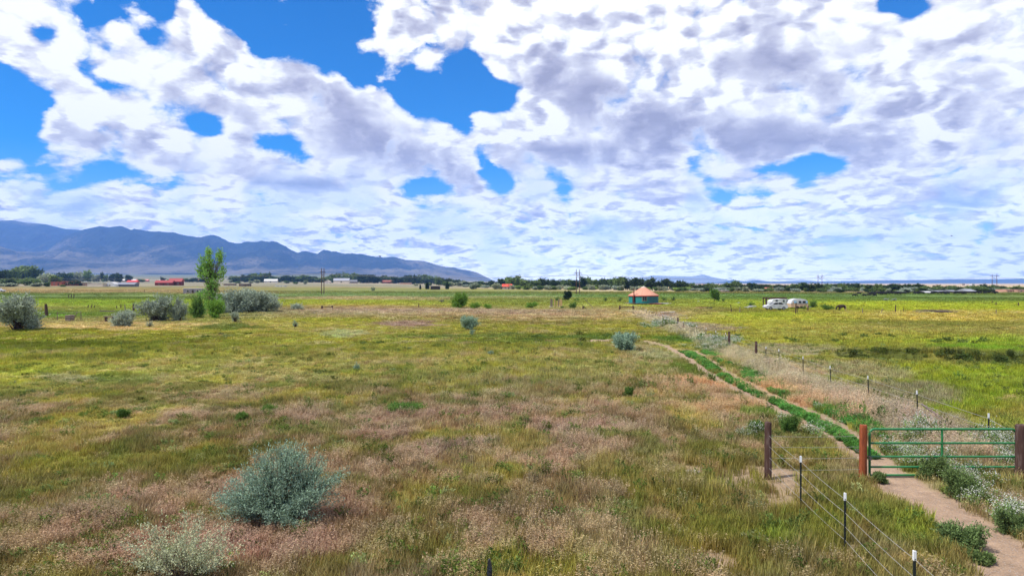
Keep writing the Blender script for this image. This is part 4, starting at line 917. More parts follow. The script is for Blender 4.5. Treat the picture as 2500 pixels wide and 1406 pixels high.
SH = [
 (44, 716, 808, 118, 's', 'big silver-grey shrub at the left edge of the meadow', 'silver_shrub'),
 (382, 711, 784, 92, 's', 'tall silver-grey shrub left of the poplar, widest of its group', 'silver_shrub'),
 (437, 719, 783, 44, 's', 'narrow grey shrub with bare dark stems between the wide silver shrub and the poplar', 'silver_shrub'),
 (300, 755, 797, 58, 's', 'low silver shrub left of the wide silver shrub near the log trough', 'silver_shrub'),
 (366, 781, 800, 22, 's', 'tiny silver bush in front of the wide silver shrub', 'silver_shrub'),
 (482, 718, 777, 44, 'b', 'dark green bush at the left foot of the poplar', 'green_shrub'),
 (573, 699, 763, 96, 's', 'tall silver shrub just right of the poplar', 'silver_shrub'),
 (543, 745, 766, 40, 's', 'low silver bush tucked under the right side of the poplar', 'silver_shrub'),
 (640, 708, 761, 84, 's', 'broad silver shrub, rightmost of the group by the poplar', 'silver_shrub'),
 (612, 724, 762, 50, 's', 'grey shrub with dark base between the two silver shrubs right of the poplar', 'silver_shrub'),
 (528, 728, 778, 44, 'g', 'bright green bush growing round the foot of the poplar trunk', 'green_shrub'),
 (574, 758, 786, 28, 's', 'small silver bush standing forward of the poplar group', 'silver_shrub'),
 (723, 737, 756, 36, 's', 'small grey-green shrub alone right of the poplar group', 'silver_shrub'),
 (721, 777, 800, 16, 't', 'small pale sapling in the yellow-green grass right of the poplar', 'sapling'),
 (1123, 711, 752, 48, 'g', 'bright green willow bush in the middle of the meadow', 'willow_bush'),
 (1160, 738, 753, 34, 'g', 'low bright green bush right behind the willow bush', 'willow_bush'),
 (1190, 741, 753, 26, 'g', 'small bright green bush trailing off right of the willow', 'willow_bush'),
 (1297, 736, 752, 36, 'g', 'low bright green bush left of the unfinished post frame', 'willow_bush'),
 (1147, 769, 806, 48, 't', 'rounded blue-grey shrub alone in the middle of the field', 'blue_grey_shrub'),
 (1152, 803, 818, 18, 't', 'tiny blue-grey sprout in front of the rounded blue-grey shrub', 'blue_grey_shrub'),
 (1524, 807, 858, 66, 't', 'spiky blue-grey shrub beside the end of the wheel ruts', 'blue_grey_shrub'),
 (871, 882, 906, 20, 't', 'little blue-green sapling in pale grass left of centre', 'sapling'),
 (1198, 855, 869, 20, 't', 'small dull blue-green sapling in straw grass mid-field', 'sapling'),
 (300, 998, 1020, 30, 'b', 'dark green weed clump alone in brown grass on the left', 'weed_clump'),
 (590, 1004, 1028, 34, 'b', 'green weed clump left of the dark clump in the brown grass', 'weed_clump'),
 (656, 988, 1006, 46, 'b', 'flat dark green weed clump above the big shrub', 'weed_clump'),
 (985, 984, 1003, 90, 'b', 'wide dark green weed patch above and right of the big shrub', 'weed_clump'),
 (2348, 1266, 1338, 130, 'd', 'leafy grey-green weed bush beside the path at the lower right', 'weed_clump'),
 (2395, 1345, 1372, 60, 'd', 'low green weed bush at the path edge below the leafy bush', 'weed_clump'),
 (2145, 1152, 1178, 34, 'd', 'green weed at the foot of the rust-red gate post', 'weed_clump'),
 (1925, 1010, 1064, 56, 'b', 'tall dark green weed between the grey post and the rut', 'weed_clump'),
 (1845, 1020, 1062, 44, 'b', 'green weed clump up-left of the grey corner post', 'weed_clump'),
 (2350, 1140, 1218, 96, 'd', 'lush green weed mound among white flowers below the gate', 'weed_clump'),
 (2470, 1236, 1302, 80, 'd', 'green weed mound with white flowers at the right edge below the gate', 'weed_clump'),
 (2280, 1112, 1168, 90, 'd', 'green weed mound pushing through the gate rails', 'weed_clump'),
 (1398, 735, 753, 26, 'b', 'dark green bush right of the unfinished post frame', 'green_shrub'),
 (1372, 744, 753, 14, 'b', 'small dark bush at the right corner of the post frame', 'green_shrub'),
 (1360, 722, 735, 18, 'b', 'dark bush half hidden behind the post frame', 'green_shrub'),
 (1408, 726, 735, 20, 'b', 'low dark bush between the dark tree and the leaning pole', 'green_shrub'),
 (1478, 722, 736, 14, 'b', 'small round dark bush midway between leaning pole and yurt', 'green_shrub'),
 (1513, 723, 737, 18, 'b', 'ragged dark bush just left of the yurt', 'green_shrub'),
 (1622, 722, 735, 20, 'b', 'dark bush just right of the yurt', 'green_shrub'),
 (1644, 721, 735, 18, 'b', 'upright dark bush second to the right of the yurt', 'green_shrub'),
 (1766, 726, 737, 14, 'b', 'small bush right of the leaning tree behind the scrap wood', 'green_shrub'),
 (1833, 735, 748, 24, 'b', 'dark bush behind the white scrap pile', 'green_shrub'),
 (1901, 742, 757, 16, 'b', 'bush growing against the side of the white car', 'green_shrub'),
 (1984, 731, 752, 28, 'b', 'dark bush at the right end of the round-roofed trailer', 'green_shrub'),
 (2022, 743, 757, 34, 'b', 'low dark bush left of the pony', 'green_shrub'),
 (1962, 742, 756, 16, 'b', 'dark bush in front of the round-roofed trailer', 'green_shrub'),
 (1425, 742, 753, 12, 'b', 'tiny dark bush at the foot of the leaning pole', 'green_shrub'),
 (2163, 726, 735, 16, 's', 'grey bush in the far pasture below the cattle, left one of two', 'silver_shrub'),
 (2182, 725, 735, 18, 's', 'grey bush in the far pasture below the cattle, right one of two', 'silver_shrub'),
 (1738, 905, 935, 24, 'b', 'dark weed clump at the left edge of the left rut', 'weed_clump'),
 (1536, 942, 968, 22, 'b', 'upright dark weed at the edge of the reddish patch', 'weed_clump'),
]
for i, (px, tp, bs, wp, kd, lb, nm) in enumerate(SH):
    near = bs > 950
    shrub(px, tp, bs, wp, kd, lb, 200 + i, leaves=(160, 60) if near else ((200, 60) if wp > 40 else ((120, 26) if wp > 24 else (60, 16))), lsz=(.12, .035) if near else (.18, .085), name=nm, cat='weed' if nm == 'weed_clump' else ('sapling' if nm == 'sapling' else 'shrub'), z0=.1 if near else .13)

# --- the poplar
g = G(515, 772); k = g.y / F
put_plant('poplar_tree', plant_data('poplar', 301,
    [(a * k, 0, b * k, c * k, c * k, e * k, f) for a, b, c, e, f in ((-12, 140, 15, 20, 1.0), (-7, 160, 8, 9, .35), (-27, 116, 11, 18, .8), (-6, 112, 17, 20, 1.1), (24, 147, 8, 21, .85), (29, 112, 10, 13, .45), (12, 96, 19, 13, .9), (4, 74, 17, 14, .7), (6, 44, 24, 20, 1.4), (2, 22, 27, 18, 1.3), (-22, 60, 12, 10, .25))],
    POPG, BARK, n_tw=300, n_leaf=15, leaf=(.25, .19), wood_r=.05, n_wood=220, trunk=(8.0, .12), tw=.17, t0=.78, shell=2.8), 'tall green poplar with open crown rising above the silver shrubs', 'tree', g, tree=True)
for px, tp, bs, wp, mt, lb, nm, sd, tr in [
    (1387, 709, 734, 24, CONIF, 'small dark round tree standing alone left of the leaning pole', 'young_tree', 401, .5),
    (1745, 706, 736, 26, BUSHG, 'small leaning green tree right of the yurt', 'young_tree', 402, .5),
    (910, 701, 712, 11, GREYG, 'lone small grey tree in the far pasture left of centre', 'young_tree', 403, .5),
    (1043, 688, 706, 12, CONIF, 'dark conifer left of the dark log shed, taller of two', 'conifer', 404, .2),
    (1026, 695, 706, 7, CONIF, 'short dark conifer, leftmost by the dark log shed', 'conifer', 405, .2),
    (1092, 688, 706, 11, CONIF, 'dark conifer right of the dark log shed', 'conifer', 406, .2)]:
    g = G(px, bs) if bs > 715 else Gf(px, bs); h = (bs - tp) * g.y / F; w = w_at(wp, g.y) / 2
    lob = lumps(sd, 6, w, w, h, .35) if nm != 'conifer' else [(0, 0, h * q, w * (1.05 - q), w * (1.05 - q), h * .16, 1.3 - q) for q in (.18, .32, .46, .6, .75, .9)]
    put_plant(nm, plant_data(nm, sd, lob, mt, TWIG, n_tw=70, n_leaf=16, leaf=(.14 * h, .08 * h), wood_r=.02 * h, n_wood=30, trunk=(h * .8, .03 * h), tw=.05 * h, t0=.5), lb, 'tree', g, tree=True)

# --- the far tree line: a few crown shapes, every tree its own object
SHAPES = []
for i in range(8):
    rg = np.random.default_rng(500 + i); tall = (1.0, 1.0, .8, 1.25, 1.0, .7, .9, 1.1)[i]
    lob = [(0, 0, .56, .34 / tall, .34 / tall, .36, 1.6), (0, 0, .24, .30 / tall, .30 / tall, .22, .9)]
    for j in range(8):
        a = j * .9 + rg.uniform(0, .6); q = rg.uniform(.16, .36); z = rg.uniform(.2, .8)
        lob.append((math.cos(a) * q / tall, math.sin(a) * q / tall, z, rg.uniform(.13, .22) / tall, rg.uniform(.13, .22) / tall, min(rg.uniform(.1, .2), 1.0 - z), .6))
    SHAPES.append((lob, 500 + i))
TREED = {}
def tree_data(i, mat):
    k = (i, mat.name)
    if k not in TREED:
        lob, sd = SHAPES[i]
        TREED[k] = plant_data('far_tree', sd, lob, mat, TWIG, n_tw=130, n_leaf=14, leaf=(.10, .075), wood_r=.012, n_wood=14, trunk=(.7, .025), tw=.04, t0=.5, vlo=.6, vhi=1.35, shell=3.0)
    return TREED[k]
ORD = 'first second third fourth fifth sixth seventh eighth ninth tenth eleventh twelfth thirteenth fourteenth fifteenth sixteenth seventeenth eighteenth nineteenth twentieth twenty-first twenty-second twenty-third twenty-fourth twenty-fifth twenty-sixth twenty-seventh twenty-eighth twenty-ninth thirtieth thirty-first thirty-second thirty-third thirty-fourth thirty-fifth thirty-sixth thirty-seventh thirty-eighth thirty-ninth fortieth forty-first forty-second forty-third forty-fourth forty-fifth'.split()
SEG = [(130, 'left of the brown adobe house'), (340, 'behind the adobe house and white dome'), (480, 'behind the red barn'), (788, 'between the poplar and the first power pole'), (1062, 'between the first power pole and the dark log shed'), (1411, 'between the dark log shed and the middle power pole'),
       (1534, 'between the middle power pole and the yurt'), (1640, 'behind the yurt'), (2002, 'between the yurt and the third power pole'), (2260, 'behind the grazing cattle left of the white-roofed barn'), (2428, 'among the white-roofed barns'), (9999, 'right of the last power pole')]
TONE = {'dark_tree_leaf': ('dark green', 'tree'), 'mid_tree_leaf': ('mid green', 'tree'), 'yellow_green_leaf': ('pale yellow-green', 'tree'), 'grey_green_leaf': ('grey-green', 'tree'), 'silver_leaf': ('silvery low', 'shrub')}
FT = []     # photo column, top, base, width px, material
FT += [(8, 656, 694, 60, DARKG), (40, 655, 692, 52, DARKG), (62, 647, 692, 70, MIDG), (86, 655, 693, 50, DARKG), (30, 676, 697, 50, MIDG), (72, 676, 698, 44, MIDG), (112, 664, 694, 40, GREYG), (134, 670, 696, 34, MIDG), (150, 663, 690, 40, DARKG), (168, 666, 690, 30, MIDG), (188, 664, 690, 32, GREYG), (215, 660, 688, 34, BRIGHT), (204, 670, 688, 26, GREYG), (235, 670, 688, 24, GREYG), (250, 661, 684, 15, DARKG), (257, 668, 686, 14, MIDG), (274, 668, 688, 22, DARKG), (290, 665, 690, 24, DARKG), (314, 664, 682, 20, DARKG), (345, 672, 680, 20, MIDG), (183, 682, 698, 22, DARKG), (152, 694, 700, 12, MIDG), (20, 690, 700, 60, GREYG), (90, 690, 700, 40, GREYG), (115, 688, 700, 24, MIDG),
       (397, 667, 679, 18, DARKG), (412, 671, 679, 18, MIDG), (432, 669, 679, 16, DARKG), (458, 669, 679, 20, MIDG), (472, 668, 679, 22, DARKG)]
_sky = [(480, 676), (540, 674), (560, 676), (585, 672), (602, 667), (625, 663), (650, 666), (668, 672), (690, 676), (699, 669), (722, 674), (748, 671), (775, 678), (800, 672), (822, 664), (846, 667), (870, 664), (888, 668), (905, 674), (940, 672), (965, 676), (985, 671), (1010, 672), (1040, 671), (1062, 674), (1085, 677), (1110, 683), (1150, 688), (1190, 690), (1215, 683), (1240, 676), (1256, 674), (1275, 679), (1300, 682), (1325, 681), (1345, 686), (1362, 680), (1380, 684), (1400, 681), (1425, 676), (1445, 680), (1480, 677), (1500, 676), (1530, 680), (1560, 679), (1590, 682), (1606, 690), (1622, 682), (1640, 690), (1655, 685), (1672, 688), (1700, 697), (1740, 690), (1760, 696), (1794, 686), (1815, 694), (1840, 692), (1870, 694), (1905, 696), (1950, 691), (1962, 690), (1985, 695), (2020, 693), (2060, 691), (2084, 691), (2100, 695), (2140, 693), (2180, 693), (2208, 694), (2240, 690), (2256, 700), (2282, 697), (2300, 700), (2322, 696), (2345, 702), (2372, 696), (2402, 696), (2432, 697), (2470, 700), (2520, 700)]
rg = np.random.default_rng(77); px = 486.0
while px < 2520:
    far_w = rg.uniform(15, 30) if 560 < px < 1640 else rg.uniform(14, 26)
    tp = float(np.interp(px, *zip(*_sky))) + rg.uniform(-1.5, 2.5)
    bs = float(np.interp(px, [486, 760, 1100, 1250, 1640, 2100, 2500], [690, 692, 698, 705, 709, 712, 714])) + rg.uniform(-1.5, .5)
    if not (506 < px < 556): FT.append((px, tp - (2.0 if px > 1100 else 1.0), bs - (3.0 if px < 1060 else 0), far_w * 1.5, DARKG if rg.uniform() < .58 else MIDG))
    if px > 1080:      # nearer, lower growth in front
        hh = rg.uniform(8, 14); ww = rg.uniform(18, 30)
        qx = px + rg.uniform(-8, 8); b2 = bs + rg.uniform(1.0, 2.4)
        if not (1520 < qx < 1530): FT.append((qx, max(b2 - hh, tp + 4), b2, ww, (GREYG, MIDG, SILVER, GREYG, BRIGHT)[int(rg.integers(0, 5))] if qx < 1700 else (GREYG, MIDG, MIDG, DARKG, SILVER)[int(rg.integers(0, 5))]))
    elif 560 < px < 1080 and rg.uniform() < .75 and not any(a < px < b for a, b in ((630, 690), (745, 785), (786, 880), (884, 975))):
        FT.append((px + rg.uniform(-6, 6), bs - rg.uniform(4, 8), bs + 1.5, rg.uniform(10, 18), MIDG if rg.uniform() < .5 else GREYG))
    px += far_w * rg.uniform(.5, .78)
FT += [(2252, 704, 718, 22, DARKG), (2286, 702, 718.5, 20, MIDG), (2302, 706, 719, 18, DARKG), (2318, 703, 718.5, 20, MIDG), (2340, 702, 719, 20, DARKG), (2354, 706, 719, 18, GREYG), (2394, 700, 718.5, 24, MIDG), (2414, 703, 719, 24, DARKG), (2452, 706, 718.5, 18, MIDG)]
FT += [(1155, 688, 706, 24, GREYG), (1175, 686, 700, 22, BRIGHT), (1105, 682, 697, 24, GREYG), (1132, 684, 698, 22, GREYG), (1210, 689, 706, 24, GREYG), (1232, 682, 702, 26, BRIGHT), (1262, 683, 702, 26, BRIGHT), (1250, 693, 706, 26, GREYG)]
FT.sort(key=lambda q: q[0]); cnt = {}
for (px, tp, bs, wp, mt) in FT:
    g = Gf(px, bs, 330, 1500); h = (bs - tp) * g.y / F * 1.08; w = w_at(wp, g.y)
    seg = next(s for e, s in SEG if px < e); tone, kind = TONE[mt.name]
    n = cnt[(seg, tone)] = cnt.get((seg, tone), 0) + 1
    i = int(rg.integers(0, 8)); s = w * 1.05
    put_plant('far_tree' if kind == 'tree' else 'far_shrub', tree_data(i, mt), f'{ORD[n - 1]} {tone} {kind} {seg}', kind, g - Vector((0, 0, .2)), rg.uniform(0, 6.28), (s, s, h), 'trees of the far tree line', True)
print('far trees', len(FT))
# ------------------------------------------------------------------ materials for built things
WOODG = paint('weathered_grey_wood', (118, 104, 96), .9, var=.35, sc=2.5, streak=(6, 6, .8)); WOODD = paint('dark_stained_wood', (74, 52, 44), .85, var=.35, sc=2.5, streak=(6, 6, .8), rust=(112, 96, 88), rustf=.5)
WOODR = paint('rust_red_wood', (146, 76, 42), .8, var=.3, sc=2.5, streak=(6, 6, .8), rust=(92, 44, 30), rustf=.55); GATEG = paint('green_gate_paint', (36, 112, 60), .42, var=.18, sc=5, spec=.5, rust=(60, 120, 78), rustf=.3)
TPOST = paint('dark_green_post_paint', (26, 34, 32), .5, var=.3, sc=8, spec=.5); WHITEP = paint('white_post_paint', (232, 232, 228), .6, var=.08, sc=10); WIREM = paint('galvanised_wire', (150, 146, 138), .5, .3, var=.2, sc=5)
CHAINM = paint('dull_chain_steel', (132, 122, 112), .5, .5, var=.3, sc=30); BLACKP = paint('black_weathered_plastic', (44, 46, 52), .6, var=.3, sc=20); PLANKB = paint('brown_plank', (120, 92, 68), .85, var=.3, sc=3, streak=(1, 6, 6))
LUMBER = paint('pale_lumber', (190, 150, 108), .8, var=.25, sc=3, streak=(6, 6, .8)); ROCKM = paint('pale_broken_concrete', (150, 142, 128), .95, var=.25, sc=8)
WHITEM = paint('white_sheet_metal', (196, 196, 198), .5, var=.08, sc=1.2, spec=.4, rust=(176, 166, 152), rustf=.35); TANM = paint('tan_sheet_metal', (196, 164, 138), .55, var=.12, sc=1.2, rust=(160, 112, 84), rustf=.4)
def flat(n, c, **k): return paint(n, c, **{**dict(rough=.85, var=.12, sc=.6), **k})
TYRE = flat('tyre_rubber', (34, 33, 33)); STEEL = flat('grey_steel', (140, 142, 146), metal=.3, rough=.5); GLASS = glass(); CURT = flat('pale_blue_curtain', (150, 186, 214))
def dressed(o, parts): return o

# ------------------------------------------------------------------ gate, posts and near fence
def wood_post(px, top, base, r, mat, label, name='fence_post', lean=(0, 0), notch=True, group=None):
    g = G(px, base); h = (base - top) * g.y / F
    m = MB(); rr = random.Random(int(px * 7 + base))
    n = 14; rings = [(-.3, 1.0), (.0, 1.06), (h * .3, 1.0), (h * .62, .98), (h * .93, .97), (h * .985, .95), (h, .84)]
    V = []; ph = [1 + rr.uniform(-.07, .07) for _ in range(n)]
    for z, s in rings:
        for j in range(n):
            a = 2 * math.pi * j / n; q = r * s * ph[j]
            V.append((math.cos(a) * q + lean[0] * z, math.sin(a) * q + lean[1] * z, z + (rr.uniform(-.012, .012) if z == h else 0)))
    Fc = [(i * n + j, i * n + (j + 1) % n, (i + 1) * n + (j + 1) % n, (i + 1) * n + j) for i in range(len(rings) - 1) for j in range(n)] + [tuple((len(rings) - 1) * n + j for j in range(n))]
    m.add(V, Fc)
    return tag(m.build(name, mat, smooth=True, loc=g), label, 'post', group)
DG = GATE_Y
P_COR = wood_post(1875, 1030, 1169, .085, WOODD, 'dark weathered wooden corner post where the near wire fence ends')
P_RUST = wood_post(2106, 1036, 1169, .092, WOODR, 'rust-red wooden post the gate chain is looped round', lean=(.012, 0))
P_END = wood_post(2492, 1036, 1166, .125, WOODD, 'thick grey-brown post the gate hangs from at the right edge')
def build_gate():
    x0, x1 = (2123 - CX) / F * DG, (2481 - CX) / F * DG
    zs = [CH - (p - HY) * DG / F + .02 for p in (1052, 1086, 1119, 1144, 1164)]
    o = thing('pasture_gate', 'green tubular steel gate closed across the dirt path', 'gate', (x0, DG, float(ground_z(x0, DG)))); L = x1 - x0
    r = .030; c = .12
    def arc(cx, cz, a0, a1): return [(cx + math.cos(a) * c, 0, cz + math.sin(a) * c) for a in np.linspace(a0, a1, 7)]
    zt, zb = zs[0], zs[4]
    pts = [(0, 0, zb)] + arc(c, zt - c, math.pi, math.pi / 2) + arc(L - c, zt - c, math.pi / 2, 0) + [(L, 0, zb)]
    MB().tube(pts, r, 10).build('gate_frame', GATEG, o, True)
    for z in zs[1:4]: MB().tube([(r, 0, z), (L - r, 0, z)], r * .86, 10).build('rail', GATEG, o, True)
    MB().tube([(-.0, 0, zb), (L, 0, zb)], r * .9, 10).build('rail', GATEG, o, True)
    MB().tube([(L * .494, -.004, zb - .005), (L * .494, -.004, zt + .012)], r * .92, 10).build('upright', GATEG, o, True)
    for z in (zt - .2, zs[3]): 
        MB().tube([(L, 0, z), (L + .07, 0, z)], .016, 8).tube([(L, 0, z - .05), (L, 0, z + .05)], r * 1.25, 10).build('hinge', STEEL, o, True)
    # chain from the rust-red post round the gate end
    ch = MB(); xr = P_RUST.location.x - x0
    a, b, mid = Vector((xr - .085, -.06, .66)), Vector((.02, -.04, .50)), Vector((-.05, -.11, .53))
    for i in range(16):
        t = i / 15; p = a * (1 - t) ** 2 + mid * 2 * t * (1 - t) + b * t * t
        e = .017; q = [(p + Vector((math.cos(s) * e * 1.5, (math.sin(s) * e if i % 2 else 0), (0 if i % 2 else math.sin(s) * e)))) for s in np.linspace(0, 2 * math.pi, 9)]
        ch.tube(q, .0055, 5, False)
    for s in np.linspace(0, 2 * math.pi, 22): 
        p = Vector((xr + math.cos(s) * .104, math.sin(s) * .104, .675 + .01 * math.sin(s * 3)))
        ch.box(p, (.03, .012, .016), s + math.pi / 2)
    ch.build('chain', CHAINM, o)
    MB().box((.0, -.045, .48), (.06, .03, .075)).build('padlock', CHAINM, o)
build_gate()
# T-posts
def tpost_mesh(h):
    o = MB(); o.box((0, 0, h / 2 - .15), (.036, .008, h + .3)).box((0, .018, h / 2 - .15), (.008, .032, h + .3))
    for i in range(int(h / .055)): o.box((0, -.008, .1 + i * .055), (.012, .012, .022))
    return o
def t_post(g, h, label, white=True, group=None, lean=0.0):
    t = thing('metal_fence_post', label, 'fence post', g, random.uniform(-.3, .3), group); t.rotation_euler.y = lean
    tpost_mesh(h - (.13 if white else 0)).build('shaft', TPOST, t)
    if white: MB().box((0, 0, h - .065), (.044, .014, .132)).box((0, .02, h - .065), (.014, .038, .13)).build('white_tip', WHITEP, t)
    return t
NEARP = [(1955, 1113, 1248), (2063, 1203, 1352)]
near_pts = []
for i, (px, tp, bs) in enumerate(NEARP):
    g = G(px, bs); h = CH - (tp - HY) * g.y / F - g.z; near_pts.append((g, h))
    t_post(g, h, ['white-tipped dark metal post nearest the wooden corner post', 'white-tipped dark metal post, middle one of the near fence'][i], True, 'near fence posts')
g = Vector((5.53, 9.56, float(ground_z(5.53, 9.56)))); near_pts.append((g, 1.15)); t_post(g, 1.15, 'white-tipped dark metal post cut by the bottom edge', True, 'near fence posts')
g = Vector((5.25, 6.9, float(ground_z(5.25, 6.9)))); near_pts.append((g, 1.15)); t_post(g, 1.15, 'white-tipped metal post of the near fence below the picture edge', True, 'near fence posts')
def wire(pts, r, label, group, name='fence_wire', sag=.02):
    P = []
    for a, b in zip(pts[:-1], pts[1:]):
        n = 6
        for i in range(n): 
            t = i / n; p = Vector(a).lerp(Vector(b), t); p.z -= sag * 4 * t * (1 - t); P.append(p)
    P.append(Vector(pts[-1])); return tag(MB().tube(P, r, 4).build(name, WIREM), label, 'wire', group)
pc = P_COR.location
STR = ['top', 'second', 'third', 'lowest']
for i, z in enumerate((1.06, .80, .53, .27)):
    wire([pc + Vector((0, -.09, z + .02))] + [q + Vector((0, -.02, z * h / 1.18)) for q, h in near_pts], .0045, f'{STR[i]} wire strand of the near fence running towards the camera', 'near fence wires')
pr = P_RUST.location
for i, z in enumerate((1.06, .80, .53, .25)):
    wire([pc + Vector((.085, -.03, z)), pr + Vector((-.09, -.03, z - .0))], .004, f'{STR[i]} wire strand between the corner post and the rust-red post', 'wires beside the gate')
# the dark stake at the bottom edge
g = Vector((-.289, 8.96, float(ground_z(-.289, 8.96))))
st = thing('dark_stake', 'dark ridged stake with slanted tip poking up at the bottom edge', 'stake', g)
MB().prism([(-.03, -.2), (.032, -.2), (.034, 1.16), (.008, 1.29), (-.02, 1.27), (-.034, 1.12)], -.018, .018).build('shaft', BLACKP, st)
o = MB(); [o.box((.0, -.022, .5 + .05 * i), (.034, .01, .018)) for i in range(14)]; o.build('ridges', BLACKP, st)

# ------------------------------------------------------------------ long fence to the yurt
def fx(y): return 13.55 + (y - 20.0) * .0805
FP = []     # (y, kind, height)
for px, tp, kind in [(2413, 1009, 't'), (2242, 953, 't'), (2122, 917, 't'), (2029, 893, 't'), (1961, 870, 't'), (1903, 852, 't'), (1870, 846, 't'), (1846, 833, 'w'), (1780, 809, 'w'), (1771, 812, 't'), (1746, 807, 't'), (1723, 805, 't'), (1702, 801, 't'), (1683, 796, 't'), (1669, 791, 't'), (1655, 775, 'w'), (1640, 785, 't'), (1627, 780, 't'), (1618, 776, 't'), (1609, 774, 't'), (1600, 772, 't'), (1592, 769, 't'), (1585, 766, 't'), (1578, 764, 't'), (1572, 762, 't'), (1566, 760, 't'), (1560, 758, 't'), (1554, 757, 't'), (1549, 756, 't')]:
    # along the fence line find the depth whose column is px
    ys = np.linspace(16, 140, 5000); cols = CX + F * fx(ys) / ys; y = float(ys[np.argmin(np.abs(cols - px))])
    z0 = float(ground_z(fx(y), y)); h = CH - (tp - HY) * y / F - z0
    FP.append((y, kind, min(max(h, .95), 1.75)))
fp_prev = 0
for i, (y, kind, h) in enumerate(FP):
    g = Vector((fx(y), y, float(ground_z(fx(y), y))))
    lab = f'{ORD[i]} post from the gate along the fence to the yurt, ' + ('thick dark wood' if kind == 'w' else 'thin dark metal')
    if kind == 'w':
        q = MB(); q.lathe([(.085, -.2), (.09, 0), (.082, h * .9), (.07, h)], 10); tag(q.build('fence_post', WOODD, smooth=True, loc=g), lab, 'post', 'posts of the long fence')
    else: t_post(g, h, lab, True, 'posts of the long fence', random.uniform(-.05, .05))
for i, z in enumerate((1.0, .72, .42)):
    pts = [P_END.location + Vector((.05, .05, z))] + [Vector((fx(y), y - .02, float(ground_z(fx(y), y)) + z * min(h, 1.2) / 1.15)) for y, k, h in FP]
    wire(pts, .006, f'{["top", "middle", "lowest"][i]} wire strand of the long fence from the gate to the yurt', 'long fence wires', sag=.01)
# brace leaning on the second metal post
y = FP[1][0]; g = Vector((fx(y), y, float(ground_z(fx(y), y))))
tag(MB().tube([g + Vector((.05, -.1, .72)), g + Vector((.75, -.9, .02))], [.035, .045], 7).build('brace_pole', WOODG), 'grey wooden brace leaning against the second metal post', 'pole')
# half-buried lump of concrete
def lump(name, px, py, sx, sy, sz, mat, label, cat, seed):
    rg = np.random.default_rng(seed); m = MB(); m.lathe([(.02, -.1), (.8, -.1), (1.0, .25), (.86, .72), (.45, .95), (.02, 1.0)], 14, closed=False)
    V = []
    for (x, y, z) in m.v:
        n = .78 + .5 * float(fbm(np.array([x * 1.3 + seed]), np.array([y * 1.3 + z]), 3, seed)[0]); V.append((x * sx * n, y * sy * n, z * sz * (.8 + .4 * n - .2)))
    m.v = V; return tag(m.build(name, mat, loc=G(px, py)), label, cat)
lump('rock', 1686, 1156, .24, .13, .10, ROCKM, 'pale lump of broken concrete on bare soil left of the corner post', 'rock', 3)

